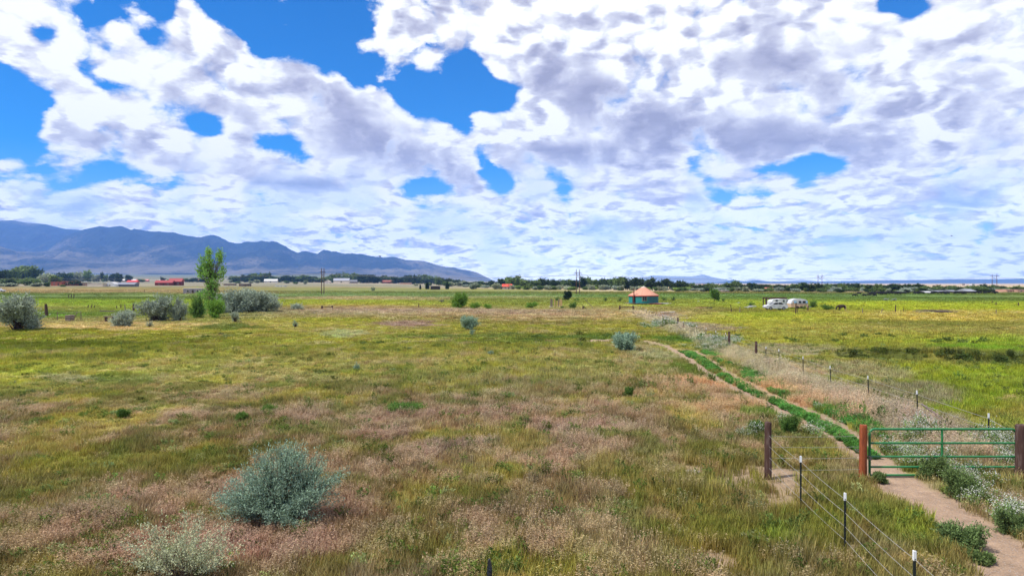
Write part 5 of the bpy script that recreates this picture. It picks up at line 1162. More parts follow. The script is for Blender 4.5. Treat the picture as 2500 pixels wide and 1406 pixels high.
# ------------------------------------------------------------------ yurt
def build_yurt():
    g = G(1571, 742); k = g.y / F; r = 35.5 * k; hw = 19 * k; b = .25
    o = thing('yurt', 'round teal yurt with peach cone roof on a low deck', 'yurt', g)
    teal = flat('teal_canvas', (40, 122, 118), var=.15, sc=1.5, streak=(3, 3, .4)); peach = flat('peach_canvas', (196, 142, 118), var=.06, sc=1.0); red = flat('red_trim_canvas', (176, 70, 62)); dark = flat('dark_screen', (60, 104, 108), var=.2)
    wall = MB(); n = 40
    wall.lathe([(r * .985, b), (r, b + .03), (r, b + hw), (r * .99, b + hw + .02)], n); wall.build('wall', teal, o, True)
    for a0, a1 in ((R(-82), R(-4)),):      # darker screened stretch of wall on the right
        V = []; m = 14
        for i in range(m + 1):
            a = a0 + (a1 - a0) * i / m
            for z in (b + .25, b + hw - .12): V.append((math.cos(a) * (r + .012), math.sin(a) * (r + .012), z))
        V2 = [(x * 1.004, y * 1.004, z) for x, y, z in V]
        Fc = [(i * 2, i * 2 + 2, i * 2 + 3, i * 2 + 1) for i in range(m)]; nv = len(V)
        MB().add(V + V2, Fc + [tuple(nv + q for q in reversed(f)) for f in Fc] + [(0, 1, nv + 1, nv), (2 * m, nv + 2 * m, nv + 2 * m + 1, 2 * m + 1)]).build('screen_panel', dark, o)
    rr = r + .16; zt = b + hw
    roof = MB(); roof.lathe([(rr, zt - .06), (rr * .985, zt + .02), (rr * .62, zt + 7.6 * k), (rr * .22, zt + 17 * k), (rr * .16, zt + 18.6 * k)], 40); rf = roof.build('roof', peach, o, True)
    d = MB(); d.lathe([(rr * .18, zt + 17.9 * k), (rr * .17, zt + 19 * k), (rr * .10, zt + 20.2 * k), (.02, zt + 20.6 * k)], 20, closed=False); d.build('dome_cap', flat('cap_canvas', (196, 178, 164)), rf, True)
    for j in range(20):
        a = 2 * math.pi * j / 20; u = Vector((math.cos(a), math.sin(a), 0))
        MB().tube([u * (rr * .99) + Vector((0, 0, zt + .035)), u * (rr * .62) + Vector((0, 0, zt + 7.6 * k + .02)), u * (rr * .22) + Vector((0, 0, zt + 17 * k + .02))], .022, 4).build('seam', peach, rf)
    v = MB(); v.lathe([(rr + .008, zt - .24), (rr + .012, zt - .05), (rr * .99, zt - .05), (rr * .985, zt - .24)], 40, closed=False); v.build('trim_band', red, o)
    for j, a in enumerate((R(-101), R(-92.5))):      # two dark windows in a pale frame, facing the camera
        w = put('window', None, o); bpy.data.objects.remove(w)
        f = MB(); u = Vector((math.cos(a), math.sin(a), 0)); tz = b + 11.5 * k
        f.box(u * (r + .03) + Vector((0, 0, tz)), (.62, .07, 1.25), a + math.pi / 2)
        w = f.build('window', flat('pale_window_frame', (178, 170, 150)), o)
        MB().box(u * (r + .055) + Vector((0, 0, tz)), (.48, .06, 1.1), a + math.pi / 2).build('pane', GLASS, w)
    a = R(-140); u = Vector((math.cos(a), math.sin(a), 0))
    MB().box(u * (r + .03) + Vector((0, 0, b + .95)), (.85, .08, 1.8), a + math.pi / 2).build('door', flat('dark_door_wood', (60, 48, 44)), o)
    s = MB(); u = Vector((-28 * k, -r * .75, 0)); s.tube([u + Vector((0, 0, b + .5)), u + Vector((0, 0, b + 34 * k))], .11, 10).lathe([(.15, 0), (.17, .08), (.02, .16)], 10, u + Vector((0, 0, b + 34.2 * k)))
    s.build('stovepipe', flat('rusty_stovepipe', (92, 46, 40)), o, True)
    dk = thing('yurt_deck', 'grey plank deck under the yurt', 'deck', g)
    for j in range(11): MB().box((-r * 1.05 + j * r * .21, -.2, b - .06), (r * .20, r * 2.15, .06)).build('plank', WOODG, dk)
    for sx in (-.8, 0, .8):
        for sy in (-.9, 0, .9): MB().box((sx * r, sy * r - .2, .0), (.16, .16, b + .1)).build('footing', WOODD, dk)
build_yurt()
def pile(name, px, py, n, L, label, mat, seed, spread=.5, cat='scrap pile', zr=.3):
    rg = random.Random(seed); g = G(px, py); o = thing(name, label, cat, g)
    for i in range(n):
        MB().box((rg.uniform(-spread, spread), rg.uniform(-.5, .5), .06 + zr * i / n), (L * rg.uniform(.5, 1), rg.uniform(.1, .24), rg.uniform(.04, .12)), rg.uniform(-.35, .35), 0, rg.uniform(-.08, .08)).build('board', mat, o)
    return o
pile('red_brush_pile', 1602, 744, 12, 2.0, 'reddish brush and board heap at the right foot of the yurt', flat('reddish_scrap', (150, 92, 84)), 1, .9)
pile('pale_board_stack', 1622, 743, 7, 2.8, 'stack of pale boards just right of the reddish heap by the yurt', flat('pale_scrap', (196, 190, 182)), 2, .8)
pile('lumber_stack', 1712, 754, 6, 3.4, 'long yellow lumber lying on the grass right of the yurt', LUMBER, 3, .7)
pile('dark_scrap', 1733, 754, 7, 1.1, 'dark scrap at the right end of the yellow lumber', flat('dark_scrap_metal', (66, 58, 54)), 4, .4)
pile('white_scrap', 1832, 754, 8, 1.9, 'white sheet scrap pile left of the white car', WHITEM, 5, .7, zr=.6)
pile('grey_plank_pile', 2292, 764, 16, 5.4, 'long low pile of weathered grey planks in the right pasture', WOODG, 6, 1.7, 'plank pile', .45)
pile('white_tin', 1707, 737, 3, .8, 'small white tin sheet in the grass behind the yellow lumber', WHITEM, 8, .3)
pile('pale_tarp', 1802, 741, 4, .8, 'small pale sheet in the grass left of the dark bush', WHITEM, 9, .3)
pile('pale_gravel_boards', 1617, 764, 6, 3.6, 'thin pale boards flat on the grass in front of the yurt', flat('pale_scrap', (196, 190, 182)), 10, 1.2, zr=.1)

# ------------------------------------------------------------------ trailers, car, pergola
def build_caravan():
    g = G(1947, 755); k = g.y / F; L = 42 * k; H = 26 * k; W = 2.0
    o = thing('caravan', 'old round-roofed caravan, white above and tan below', 'caravan', g)
    def prof(z0, z1):      # rounded side outline, clipped between two heights
        pts = []
        for a in np.linspace(0, math.pi, 21):
            c, s = math.cos(a), math.sin(a); q = 2 / 3.4
            pts.append((L / 2 * (abs(c) ** q) * (1 if c > 0 else -1), .45 + (H - .45) * (abs(s) ** q)))
        pts = [(L / 2, .45)] + pts[1:-1] + [(-L / 2, .45)]
        return [(x, min(max(z, z0), z1)) for x, z in pts]
    zm = H * .55
    low = [(-L / 2, .42), (L / 2, .42), (L / 2 + .01, zm), (-L / 2 - .01, zm)]
    MB().prism(low, -W / 2, W / 2).build('lower_body', TANM, o)
    up = [(x, max(z, zm)) for x, z in prof(0, 99)]
    MB().prism(up, -W / 2 + .01, W / 2 - .01).build('upper_body', WHITEM, o, True)
    MB().box((0, -W / 2 - .01, zm), (L, .03, .06)).build('trim_strip', STEEL, o)
    for x, w, mt in ((-.25, .18, CURT), (.02, .16, GLASS), (.26, .2, GLASS), (.4, .14, CURT)):
        f = MB().box((x * L, -W / 2 - .005, zm + .3), (w * L, .05, .45)).build('window', STEEL, o); MB().box((x * L, -W / 2 - .02, zm + .3), (w * L - .08, .04, .37)).build('pane', mt, f)
    MB().box((-.33 * L, -W / 2 - .01, .95), (.5, .03, 1.0)).build('door', TANM, o)
    for x in (-.12, .1): 
        w = MB(); w.tube([(x * L, -W / 2 - .02, .32), (x * L, -W / 2 + .2, .32)], .32, 14); w.build('wheel', TYRE, o, True)
    for x in (-.2, .15): MB().tube([(x * L, 0, H - .05), (x * L, 0, H + .28)], .05, 8).build('roof_vent', STEEL, o)
    MB().box((L / 2 + .5, 0, .45), (1.0, .1, .1)).build('tow_bar', STEEL, o)
build_caravan()
def build_camper():
    g = G(1902, 749.5); k = g.y / F; L = 48 * k; H = 19 * k
    o = thing('white_camper', 'boxy white camper behind the white car', 'camper', g, R(2)); W = 2.2
    MB().prism([(-L / 2, .5), (L / 2, .5), (L / 2, H), (L * .06, H + .08), (-L * .40, H - .05), (-L / 2, H - .45)], -W / 2, W / 2).build('body', WHITEM, o)
    for x, z, w in ((-.24, 1.35, .5), (.12, 1.3, .4), (.32, 1.3, .5)):
        f = MB().box((x * L, -W / 2 - .01, z), (w, .05, .42)).build('window', STEEL, o); MB().box((x * L, -W / 2 - .02, z), (w - .1, .05, .32)).build('pane', GLASS, f)
    for x in (-.2, .25): w = MB(); w.tube([(x * L, -W / 2 - .02, .34), (x * L, -W / 2 + .2, .34)], .34, 14); w.build('wheel', TYRE, o, True)
    MB().box((.1 * L, -W / 2 - .008, .95), (L * .7, .03, .05)).build('stripe', flat('grey_stripe', (110, 116, 126)), o)
build_camper()
def build_car():
    g = G(1893, 756.5); k = g.y / F; L = 54 * k; W = 1.65; s = L / 4.3
    o = thing('white_car', 'white hatchback parked nose left among weeds', 'car', g, R(3))
    body = [(-2.15, .38), (-2.12, .72), (-1.95, .86), (-1.15, .98), (1.75, 1.02), (2.1, .92), (2.15, .4), (1.7, .28), (-1.75, .28)]
    MB().prism([(x * s, z) for x, z in body], -W / 2, W / 2).build('body', WHITEM, o, True)
    cab = [(-1.2, .97), (-.45, 1.42), (.9, 1.46), (1.7, 1.01)]
    cb = MB().prism([(x * s, z) for x, z in cab], -W / 2 + .1, W / 2 - .1).build('cabin', WHITEM, o, True)
    for a in ([(-.92, 1.02), (-.42, 1.34), (.18, 1.38), (.18, 1.02)], [(.28, 1.02), (.28, 1.38), (.85, 1.39), (1.35, 1.03)]): MB().prism([(x * s, z) for x, z in a], -W / 2 + .085, -W / 2 + .12).build('side_window', GLASS, cb)
    MB().prism([(-1.17 * s, 1.0), (-.5 * s, 1.4), (-.48 * s, 1.37), (-1.13 * s, .99)], -W / 2 + .2, W / 2 - .2).build('windscreen', GLASS, cb)
    for x in (-1.3, 1.3):
        for y in (-1, 1):
            w = thing_part('wheel', o, (x * s, y * (W / 2 - .08), .31)); 
            t = MB(); t.tube([(0, -.1, 0), (0, .1, 0)], .31, 16); t.build('tyre', TYRE, w, True); r = MB(); r.tube([(0, -.11, 0), (0, .11, 0)], .17, 12); r.build('rim', STEEL, w, True)
    for y in (-.55, .55): MB().box((-2.08 * s, y, .72), (.12, .32, .14)).build('headlight', glass('lamp_glass', (.5, .5, .48)), o)
    MB().box((-2.16 * s, 0, .46), (.1, W * .96, .16)).build('bumper', flat('bumper_grey', (120, 120, 122)), o)
    MB().box((-.8 * s, -W / 2 - .06, 1.05), (.14, .14, .1)).build('wing_mirror', WHITEM, o)
def thing_part(name, parent, loc):
    o = bpy.data.objects.new(name, None); C.objects.link(o); o.parent = parent; o.location = loc; o.empty_display_size = .1; return o
build_car()
def build_pergola():
    g = G(1893, 746.5); k = g.y / F; L = 48 * k; H = 17.5 * k
    o = thing('pergola', 'dark timber pergola frame behind the white camper', 'pergola', g)
    for x in (-.5, -.36, .5):
        for y in (-.6, 1.4): MB().box((x * L, y, H / 2), (.18, .18, H)).build('post', WOODD, o)
    for y in (-.6, 1.4): MB().box((0, y, H + .06), (L * 1.06, .14, .18)).build('beam', WOODD, o)
    for i in range(9): MB().box((-L / 2 + i * L / 8, .4, H + .2), (.09, 2.5, .12)).build('rafter', WOODD, o)
build_pergola()
# unfinished post frame, leaning pole
def build_frame():
    g = G(1357, 750); k = g.y / F; o = thing('post_frame', 'unfinished ring of upright timbers standing on a pale slab', 'timber frame', g)
    MB().box((0, 0, .06), (32 * k, 2.2, .16)).build('slab', flat('pale_slab', (190, 176, 160)), o)
    rg = random.Random(5)
    for x, y, h in [(-13, -.9, 21), (-10.5, -.9, 20), (-8, .9, 18), (-3.5, -.9, 20), (-1.5, .9, 19), (2.5, -.9, 15), (6, -.9, 20), (9, .9, 19), (11, -.9, 20), (13.5, -.9, 18)]:
        MB().box((x * k, y, h * k / 2), (rg.uniform(.1, .17), .12, h * k), rg.uniform(-.2, .2)).build('post', LUMBER if rg.random() < .25 else WOODG, o)
    for x0, x1, z in ((-13, -8, 17), (6, 13, 16)): MB().box(((x0 + x1) / 2 * k, -.9, z * k), ((x1 - x0) * k, .06, .12)).build('rail', WOODG, o)
build_frame()
g = G(1449, 753); k = g.y / F
lp = thing('leaning_pole', 'thin weathered pole leaning left over the meadow', 'pole', g)
MB().tube([(0, 0, 0), (-10 * k, 0, 10.5 * k), (-22 * k, 0, 23 * k)], [.06, .05, .035], 7).build('shaft', WOODG, lp)
MB().tube([(-20 * k, 0, 21 * k), (-24 * k, 0, 26 * k)], [.03, .015], 5).tube([(-19 * k, 0, 20 * k), (-15.5 * k, 0, 24 * k)], [.025, .01], 5).build('twigs', WOODG, lp)
# braces and stakes: photo column, top, base, radius, label
for px, tp, bs, r, mt, lab in [
    (1786, 744, 763, .07, WOODD, 'dark stake left of the pair below the scrap wood'), (1806, 748, 765, .06, WOODG, 'stake right of the pair below the scrap wood'),
    (1942, 739, 766, .09, WOODD, 'tall dark post in front of the round-roofed caravan'), (1946, 746, 767, .06, WOODD, 'shorter dark post beside the tall one in front of the caravan'), (1972, 746, 760, .1, WOODD, 'squat dark post below the right end of the caravan'),
    (2106, 752, 766, .06, WOODG, 'thin grey stake right of the pony, first along the pasture fence'), (2151, 752, 766, .05, WOODG, 'leaning thin stake second along the pasture fence'), (2186, 744, 764, .09, WOODD, 'thick crooked dark stake third along the pasture fence'), (2206, 750, 764, .05, WOODD, 'straight thin stake just left of the plank pile'), (2432, 755, 769, .06, WOODG, 'lone stake far right along the pasture fence'),
    (2432, 738, 746, .12, WOODD, 'short dark stake, left of two in the far right pasture'), (2486, 738, 748, .12, WOODD, 'short dark stake, right of two in the far right pasture'), (2422, 735, 740, .12, WOODD, 'small dark stake above the two in the far right pasture'),
    (785, 747, 755, .1, WOODD, 'small dark stake left of the dark brace in the left meadow'), (1022, 742, 752, .1, WOODD, 'single dark stake in the meadow left of the willow bush'), (1422, 747, 755, .12, WOODD, 'short dark stump left of the leaning pole foot'),
    (168, 720, 728, .14, WOODD, 'first of three dark stakes in the far left pasture'), (174, 718, 728, .14, WOODD, 'middle of three dark stakes in the far left pasture'), (180, 717, 728, .14, WOODD, 'last of three dark stakes in the far left pasture'), (352, 708, 714, .14, WOODD, 'lone dark stake in front of the red barn'),
    (215, 744, 752, .08, WOODD, 'left stake of the broken corral'), (222, 743, 753, .08, WOODD, 'leaning second stake of the broken corral'), (231, 745, 753, .08, WOODD, 'third stake of the broken corral'), (285, 746, 754, .09, WOODD, 'stake left of the silver shrub in the broken corral'), (295, 742, 753, .09, WOODD, 'tall stake in the middle of the broken corral'), (306, 743, 758, .08, WOODG, 'pale stake of the broken corral'), (326, 741, 760, .16, WOODD, 'stout dark post at the right end of the broken corral'), (114, 742, 772, .22, WOODD, 'thick dark trunk post just right of the big silver shrub at the left edge')]:
    g = G(px, bs); h = (bs - tp) * g.y / F; ln = random.uniform(-.12, .12) if 'lean' not in lab else .3
    tag(MB().tube([(0, 0, -.1), (ln * h * .5, 0, h * .5), (ln * h, 0, h)], [r * 1.1, r, r * .8], 7).build('stake', mt, loc=g, smooth=True), lab, 'stake')
def brace(px0, px1, top, base, label):
    a = G(px0, base); b = G(px1, base); o = thing('fence_brace', label, 'fence brace', a); h = (base - top) * a.y / F; d = b - a
    for p in (Vector((0, 0, 0)), d): MB().tube([p + Vector((0, 0, -.1)), p + Vector((0, 0, h))], .14, 8).build('post', WOODD, o)
    MB().tube([Vector((0, 0, h * .62)), d + Vector((0, 0, h * .72))], .07, 6).build('rail', WOODD, o)
brace(787, 811, 746, 755, 'dark H-shaped fence brace right of the poplar group'); brace(1513, 1546, 746, 757, 'dark H-shaped fence brace where the long fence meets the yurt meadow')
# log trough and boards on the left
def build_trough():
    g = G(171, 784); k = g.y / F; o = thing('log_crib', 'low grey log box with rails beside it, left meadow', 'log box', g)
    for i in range(4):
        for s in (-1, 1): MB().tube([(-7 * k, s * .35, .12 + i * .2), (6 * k, s * .35, .12 + i * .2)], .1, 7).build('log', WOODG, o)
    MB().tube([(6 * k, 0, .1), (22 * k, -.4, 1.15)], .05, 6).tube([(-8 * k, 0, .05), (-34 * k, -.6, -.02)], .05, 6).tube([(-36 * k, .4, 1.0), (22 * k, .4, 1.18)], .025, 5).build('rail', WOODG, o)
    for s in (-1, 1): MB().tube([(-36 * k * (s < 0) + 22 * k * (s > 0), .4, -.1), (-36 * k * (s < 0) + 22 * k * (s > 0), .4, 1.25)], .04, 6).build('post', WOODG, o)
    g = G(268, 786); o = thing('plank_bench', 'pale plank resting on dark legs left of the low silver shrub', 'bench', g); k = g.y / F
    MB().box((0, 0, 13 * k), (26 * k, .5, .1)).build('plank', WOODG, o)
    for x in (-9, 8): MB().box((x * k, 0, 6 * k), (.16, .4, 12 * k)).build('leg', WOODD, o)
    g = G(262, 762); o = tag(MB().box((0, 0, .18), (34 * g.y / F, .25, .16), .1).build('fallen_plank', WOODG, loc=g), 'pale plank lying in the grass of the broken corral', 'plank')
build_trough()

# ------------------------------------------------------------------ far houses and barns
def house(label, px0, px1, top, base, wall, roof, kind='gable', nwin=3, name='house', depth=7.0, cat='house', wh=.55, rz=0.0, lo=300):
    c = (px0 + px1) / 2; g = Gf(c, base, lo, 1600) if base < 716 else G(c, base); k = g.y / F; L = (px1 - px0) * k; H = (base - top) * k; zw = H * wh
    o = thing(name, label, cat, g - Vector((0, 0, .15)), rz)
    wm = flat('plaster_%d_%d_%d' % wall, wall); rm = flat('roofing_%d_%d_%d' % roof, roof, rough=.6)
    if kind == 'flat':
        zw = H * .93; MB().box((0, depth / 2, zw / 2), (L, depth, zw)).build('wall', wm, o); MB().box((0, depth / 2, zw + H * .03), (L * 1.03, depth * 1.03, H * .08)).build('roof', rm, o)
    elif kind == 'gable':
        MB().box((0, depth / 2, zw / 2), (L, depth, zw)).build('wall', wm, o)
        e = .5
        MB().add([(-L / 2 - e, -e, zw - .05), (L / 2 + e, -e, zw - .05), (L / 2 + e, depth + e, zw - .05), (-L / 2 - e, depth + e, zw - .05), (-L / 2 - e, depth / 2, H), (L / 2 + e, depth / 2, H)], [(0, 1, 5, 4), (2, 3, 4, 5), (0, 4, 3), (1, 2, 5), (0, 3, 2, 1)]).build('roof', rm, o)
    elif kind == 'end':      # gable end faces the camera
        MB().prism([(-L / 2, 0), (L / 2, 0), (L / 2, zw), (0, H - .15), (-L / 2, zw)], 0, depth).build('wall', wm, o)
        e = .4; MB().prism([(-L / 2 - e, zw - .3), (0, H - .05), (L / 2 + e, zw - .3), (L / 2 + e, zw - .05), (0, H + .2), (-L / 2 - e, zw - .05)], -e, depth + e).build('roof', rm, o)
    elif kind == 'dome':
        MB().prism([(L / 2 * math.cos(a), H * math.sin(a)) for a in np.linspace(0, math.pi, 15)], 0, depth).build('roof', rm, o, True); MB().prism([(L / 2 * .93 * math.cos(a), H * .93 * math.sin(a)) for a in np.linspace(0, math.pi, 15)], -.05, depth * .9).build('wall', wm, o)
    for i in range(nwin):
        x = L * (-.38 + .76 * (i + .5) / nwin); s = min(L * .1, zw * .4)
        if i == nwin // 2 and nwin > 1: MB().box((x, -.03, zw * .38), (s * .9, .12, zw * .72)).build('door', flat('dark_door_wood', (60, 48, 44)), o)
        else: 
            w = MB().box((x, -.02, zw * .56), (s * 1.3, .1, s * 1.15)).build('window', flat('pale_window_frame', (178, 170, 150)), o); MB().box((x, -.05, zw * .56), (s * 1.0, .1, s * .85)).build('pane', GLASS, w)
    return o
TANW, CREAM, WHITE_, BRN, REDW = (176, 140, 116), (200, 186, 168), (206, 204, 200), (128, 84, 70), (120, 52, 50)
RED, GREYR, TIN, RUSTR, DRK = (188, 58, 62), (132, 134, 142), (112, 113, 120), (150, 88, 74), (84, 76, 72)
HS = [
 ('low red-roofed house among trees at the far left', 100, 128, 677, 684, TANW, RED, 'gable', 2), ('brown adobe house with a row of pale windows at the left', 150, 186, 686, 698, BRN, (150, 110, 92), 'flat', 5), ('reddish adobe house left of the brown one with windows', 124, 150, 687, 698, (150, 84, 66), RUSTR, 'flat', 2),
 ('low stone house between the brown adobe and the cream building', 188, 212, 690, 698, (140, 112, 96), DRK, 'flat', 3), ('small white domed shed above the stone house', 191, 212, 681, 688, WHITE_, WHITE_, 'dome', 0), ('long blank cream building left of the white dome', 213, 251, 691, 700, CREAM, CREAM, 'flat', 0),
 ('white arched dome shed beside the cream building', 254, 282, 688, 700, WHITE_, WHITE_, 'dome', 1), ('long grey-roofed shed right of the white dome', 281, 328, 689, 700, (120, 120, 126), (122, 124, 134), 'gable', 0), ('small red-roofed house above the grey-roofed shed', 309, 334, 684, 693, TANW, RED, 'gable', 2),
 ('red barn, low wing with long red roof', 378, 420, 684, 697, REDW, (146, 56, 56), 'gable', 3), ('red barn, tall two-storey end with red roof', 412, 442, 679, 697, (104, 44, 44), (146, 56, 56), 'gable', 3), ('long white-roofed shed behind the dark trees at the left', 277, 332, 675, 681, (150, 120, 104), WHITE_, 'gable', 0), ('long pink shed right of the white-roofed shed', 332, 361, 675, 681, (190, 120, 108), (200, 130, 118), 'gable', 3),
 ('white-roofed shed above the red barn', 388, 419, 677, 682, (170, 150, 136), WHITE_, 'gable', 0), ('pale pink row house right of the red barn roof', 441, 464, 676, 682, (206, 168, 156), (196, 96, 88), 'gable', 3), ('second pink row house left of the poplar crown', 465, 493, 675, 682, (206, 172, 160), (200, 110, 100), 'gable', 3),
 ('white gable barn right of the poplar', 645, 676, 681, 691, (216, 204, 186), WHITE_, 'gable', 1), ('low pale shed roof right of the poplar', 546, 572, 692, 697, (120, 104, 92), CREAM, 'flat', 0), ('dark shed with white front right of the poplar shrubs', 583, 606, 692, 699, (90, 74, 66), CREAM, 'flat', 2), ('low white trailer home below the white barn', 672, 694, 697, 700, WHITE_, WHITE_, 'flat', 2),
 ('low grey-roofed house left of the first power pole', 754, 780, 683, 689, (150, 128, 112), GREYR, 'gable', 2), ('small cream cabin just right of the first power pole', 791, 806, 684, 692, CREAM, CREAM, 'end', 1), ('large cream barn with grey metal roof', 814, 852, 679, 692, (216, 200, 176), (150, 152, 160), 'gable', 1), ('lower grey-roofed wing right of the large cream barn', 852, 871, 683, 692, (150, 136, 124), TIN, 'gable', 1),
 ('long pale house right of the large cream barn', 886, 923, 685, 691, (156, 132, 116), TIN, 'gable', 4), ('brown house with rust roof left of the dark tree clump', 932, 968, 684, 692, (122, 66, 58), RUSTR, 'gable', 3), ('low tan shed at the end of the brown house', 975, 1004, 690, 694, TANW, (176, 150, 132), 'flat', 0), ('dark open-fronted log shed between dark conifers', 1051, 1072, 698, 707, (52, 44, 40), (66, 58, 54), 'flat', 0),
 ('cream house with bright red roof among pale trees', 1227, 1249, 693, 706, CREAM, (214, 78, 60), 'gable', 2), ('small pink adobe in the tree line', 1303, 1318, 697, 704, (196, 142, 124), (196, 142, 124), 'flat', 1), ('small pale house left of the middle power pole', 1330, 1346, 697, 704, (206, 180, 160), TIN, 'gable', 1), ('pale gable just right of the yurt peak', 1597, 1608, 693, 702, (200, 190, 180), TIN, 'end', 0),
 ('low white-roofed shed below the trees right of the yurt', 1764, 1781, 708, 713, (150, 130, 116), WHITE_, 'flat', 1), ('long pink adobe in the trees above the white car', 1829, 1846, 703, 710, (190, 140, 116), (186, 132, 108), 'flat', 2), ('brick-coloured house in the trees right of the pink adobe', 1873, 1889, 701, 711, (176, 112, 92), (160, 100, 84), 'gable', 2),
 ('barn with bright white roof right of the cattle trees', 2262, 2277, 710, 717, (96, 72, 64), (176, 176, 176), 'gable', 0), ('low dark shed with pale roof, second of the barns', 2291, 2312, 708, 715, DRK, TIN, 'gable', 0), ('small shed with tin roof in the middle of the barns', 2324, 2338, 707, 715, (96, 80, 72), TIN, 'gable', 0), ('large barn with broad white roof among the barns', 2362, 2382, 705, 716, (104, 84, 76), (140, 142, 148), 'gable', 1), ('small white roof peeping above the large barn', 2376, 2386, 702, 708, WHITE_, WHITE_, 'gable', 0), ('low long shed left of the large barn', 2342, 2360, 706, 714, (112, 92, 82), TIN, 'flat', 0),
 ('tan adobe house right of the last power pole', 2423, 2448, 704, 713, (176, 140, 116), (186, 150, 126), 'flat', 3), ('pinkish adobe house at the right edge', 2457, 2479, 706, 714, (196, 148, 128), (210, 168, 146), 'flat', 3), ('low adobe cut by the right edge', 2485, 2512, 706, 714, (180, 140, 120), (190, 156, 138), 'flat', 2)]
for i, (lb, a, b, tp, bs, wc, rc, kd, nw) in enumerate(HS):
    house(lb, a, b, tp, bs, wc, rc, kd, nw, 'barn' if 'barn' in lb else ('shed' if 'shed' in lb else 'house'), cat='barn' if 'barn' in lb else ('shed' if 'shed' in lb else 'house'), rz=random.uniform(-.08, .08))
house('low grey shed with flat white roof left of the poplar', 447, 494, 703, 717, (122, 118, 122), (214, 208, 204), 'flat', 3, 'shed', 5.0, 'shed')
# scattered town far out on the plain, right of the yurt
for i, (px, d, w, c) in enumerate([(1703, 1500, 9, WHITE_), (1712, 1650, 7, (200, 150, 130)), (1719, 1400, 8, (196, 160, 140)), (1727, 1550, 9, WHITE_), (1735, 1450, 7, (186, 130, 110)), (1694, 1480, 6, CREAM), (2352, 1400, 7, CREAM), (2376, 1500, 6, WHITE_)]):
    g = Gd(px, d); k = d / F; o = thing('house', f'{ORD[i]} tiny pale house from the left in the far town', 'house', g, 0, 'far town houses')
    MB().box((0, 4, 2), (w * k, 9, 4)).build('wall', flat('plaster_%d_%d_%d' % c, c), o); MB().box((0, 4, 4.2), (w * k * 1.05, 9.6, .5)).build('roof', flat('roofing_%d_%d_%d' % TIN, TIN, rough=.6), o)
    for s in (-.25, .2): MB().box((s * w * k, -.55, 2), (1.4, .1, 1.3)).build('window', GLASS, o)
# vehicle at the left edge
g = Gf(-2, 713.5, 250, 600); o = thing('white_pickup', 'white pickup cut by the left edge', 'car', g, R(4)); k = 1
MB().prism([(-2.5, .5), (2.5, .5), (2.5, 1.0), (1.1, 1.1), (.5, 1.75), (-.6, 1.75), (-.7, 1.05), (-2.5, 1.05)], -.9, .9).build('body', WHITEM, o)
MB().prism([(-.5, 1.15), (.9, 1.15), (.42, 1.66), (-.5, 1.66)], -.92, .92).build('side_window', GLASS, o)
for x in (-1.6, 1.6): q = MB(); q.tube([(x, -.95, .38), (x, .95, .38)], .38, 12); q.build('wheel', TYRE, o, True)

# ------------------------------------------------------------------ power line
POLEM = paint('brown_power_pole', (92, 68, 58), .9, var=.3, sc=.6)
def h_frame(px, top, base, gap, label, d=None, rz=0.0):
    g = G(px, base); 
    if d: g = Gd(px, d)
    k = g.y / F; H = (base - top) * k; o = thing('power_pole', label, 'power pole', g, rz, 'H-frame power poles'); s = gap * k / 2 / max(math.cos(rz), .2)
    for x in (-s, s): MB().tube([(x, 0, -.3), (x, 0, H)], [.2, .14], 8).build('pole', POLEM, o, True)
    za = H * .87; w = s * 2.05
    MB().box((0, -.02, za), (w * 2, .16, .22)).build('crossarm', POLEM, o)
    for a in (1, -1): MB().tube([(-s * a, .04 * a, H * .83), (s * a, .04 * a, H * .62)], .07, 6).build('brace', POLEM, o)
    ins = [-w * .96, 0, w * .96]
    for x in ins: q = MB(); [q.lathe([(.05, 0), (.13, .05), (.05, .1)], 8, (x, 0, za - .25 - .13 * j)) for j in range(6)]; q.build('insulator', flat('brown_glass', (110, 100, 96)), o, True)
    M = Matrix.Rotation(rz, 3, 'Z'); return [g + M @ Vector((x, 0, za - 1.05)) for x in ins], [g + M @ Vector((x, 0, H)) for x in (-s, s)]
HF = [h_frame(788, 655, 718, 3.5, 'brown double power pole seen nearly edge-on between poplar and centre', rz=R(68)), h_frame(1411, 658, 717.5, 8, 'brown double power pole with crossarm left of the yurt', rz=R(10)), h_frame(2002, 672, 712, 9.5, 'double power pole with crossarm above the pony', d=452, rz=R(-6)), h_frame(2428, 675, 713, 10.5, 'double power pole at the far right above the adobe houses', d=470, rz=R(-8))]
lft = [Vector((-330 - i * 3, 400 + i, 8.6)) for i in (-1, 0, 1)]; rgt = [Vector((470, 490 + i, 9.5)) for i in (-1, 0, 1)]
spans = [(lft, HF[0][0], 'from the left edge to the first power pole'), (HF[0][0], HF[1][0], 'between the first and middle power poles'), (HF[1][0], HF[2][0], 'between the middle and third power poles'), (HF[2][0], HF[3][0], 'between the third and last power poles'), (HF[3][0], rgt, 'from the last power pole to the right edge')]
for A, B_, lab in spans:
    for j, (a, b) in enumerate(zip(A, B_)):
        P = [Vector(a).lerp(Vector(b), t) - Vector((0, 0, 4 * t * (1 - t) * 1.6)) for t in np.linspace(0, 1, 17)]
        tag(MB().tube(P, .03, 4).build('power_line', flat('line_wire', (120, 116, 116)), None), f'{["near", "middle", "far"][j]} power line {lab}', 'power line', 'power lines')
g = Gf(588, 690); q = thing('utility_pole', 'thin single utility pole beyond the poplar shrubs', 'utility pole', g)
MB().tube([(0, 0, -.2), (0, 0, 21 * g.y / F)], [.2, .12], 7).build('pole', POLEM, q); MB().box((0, 0, 19 * g.y / F), (1.8, .12, .14)).build('crossarm', POLEM, q)

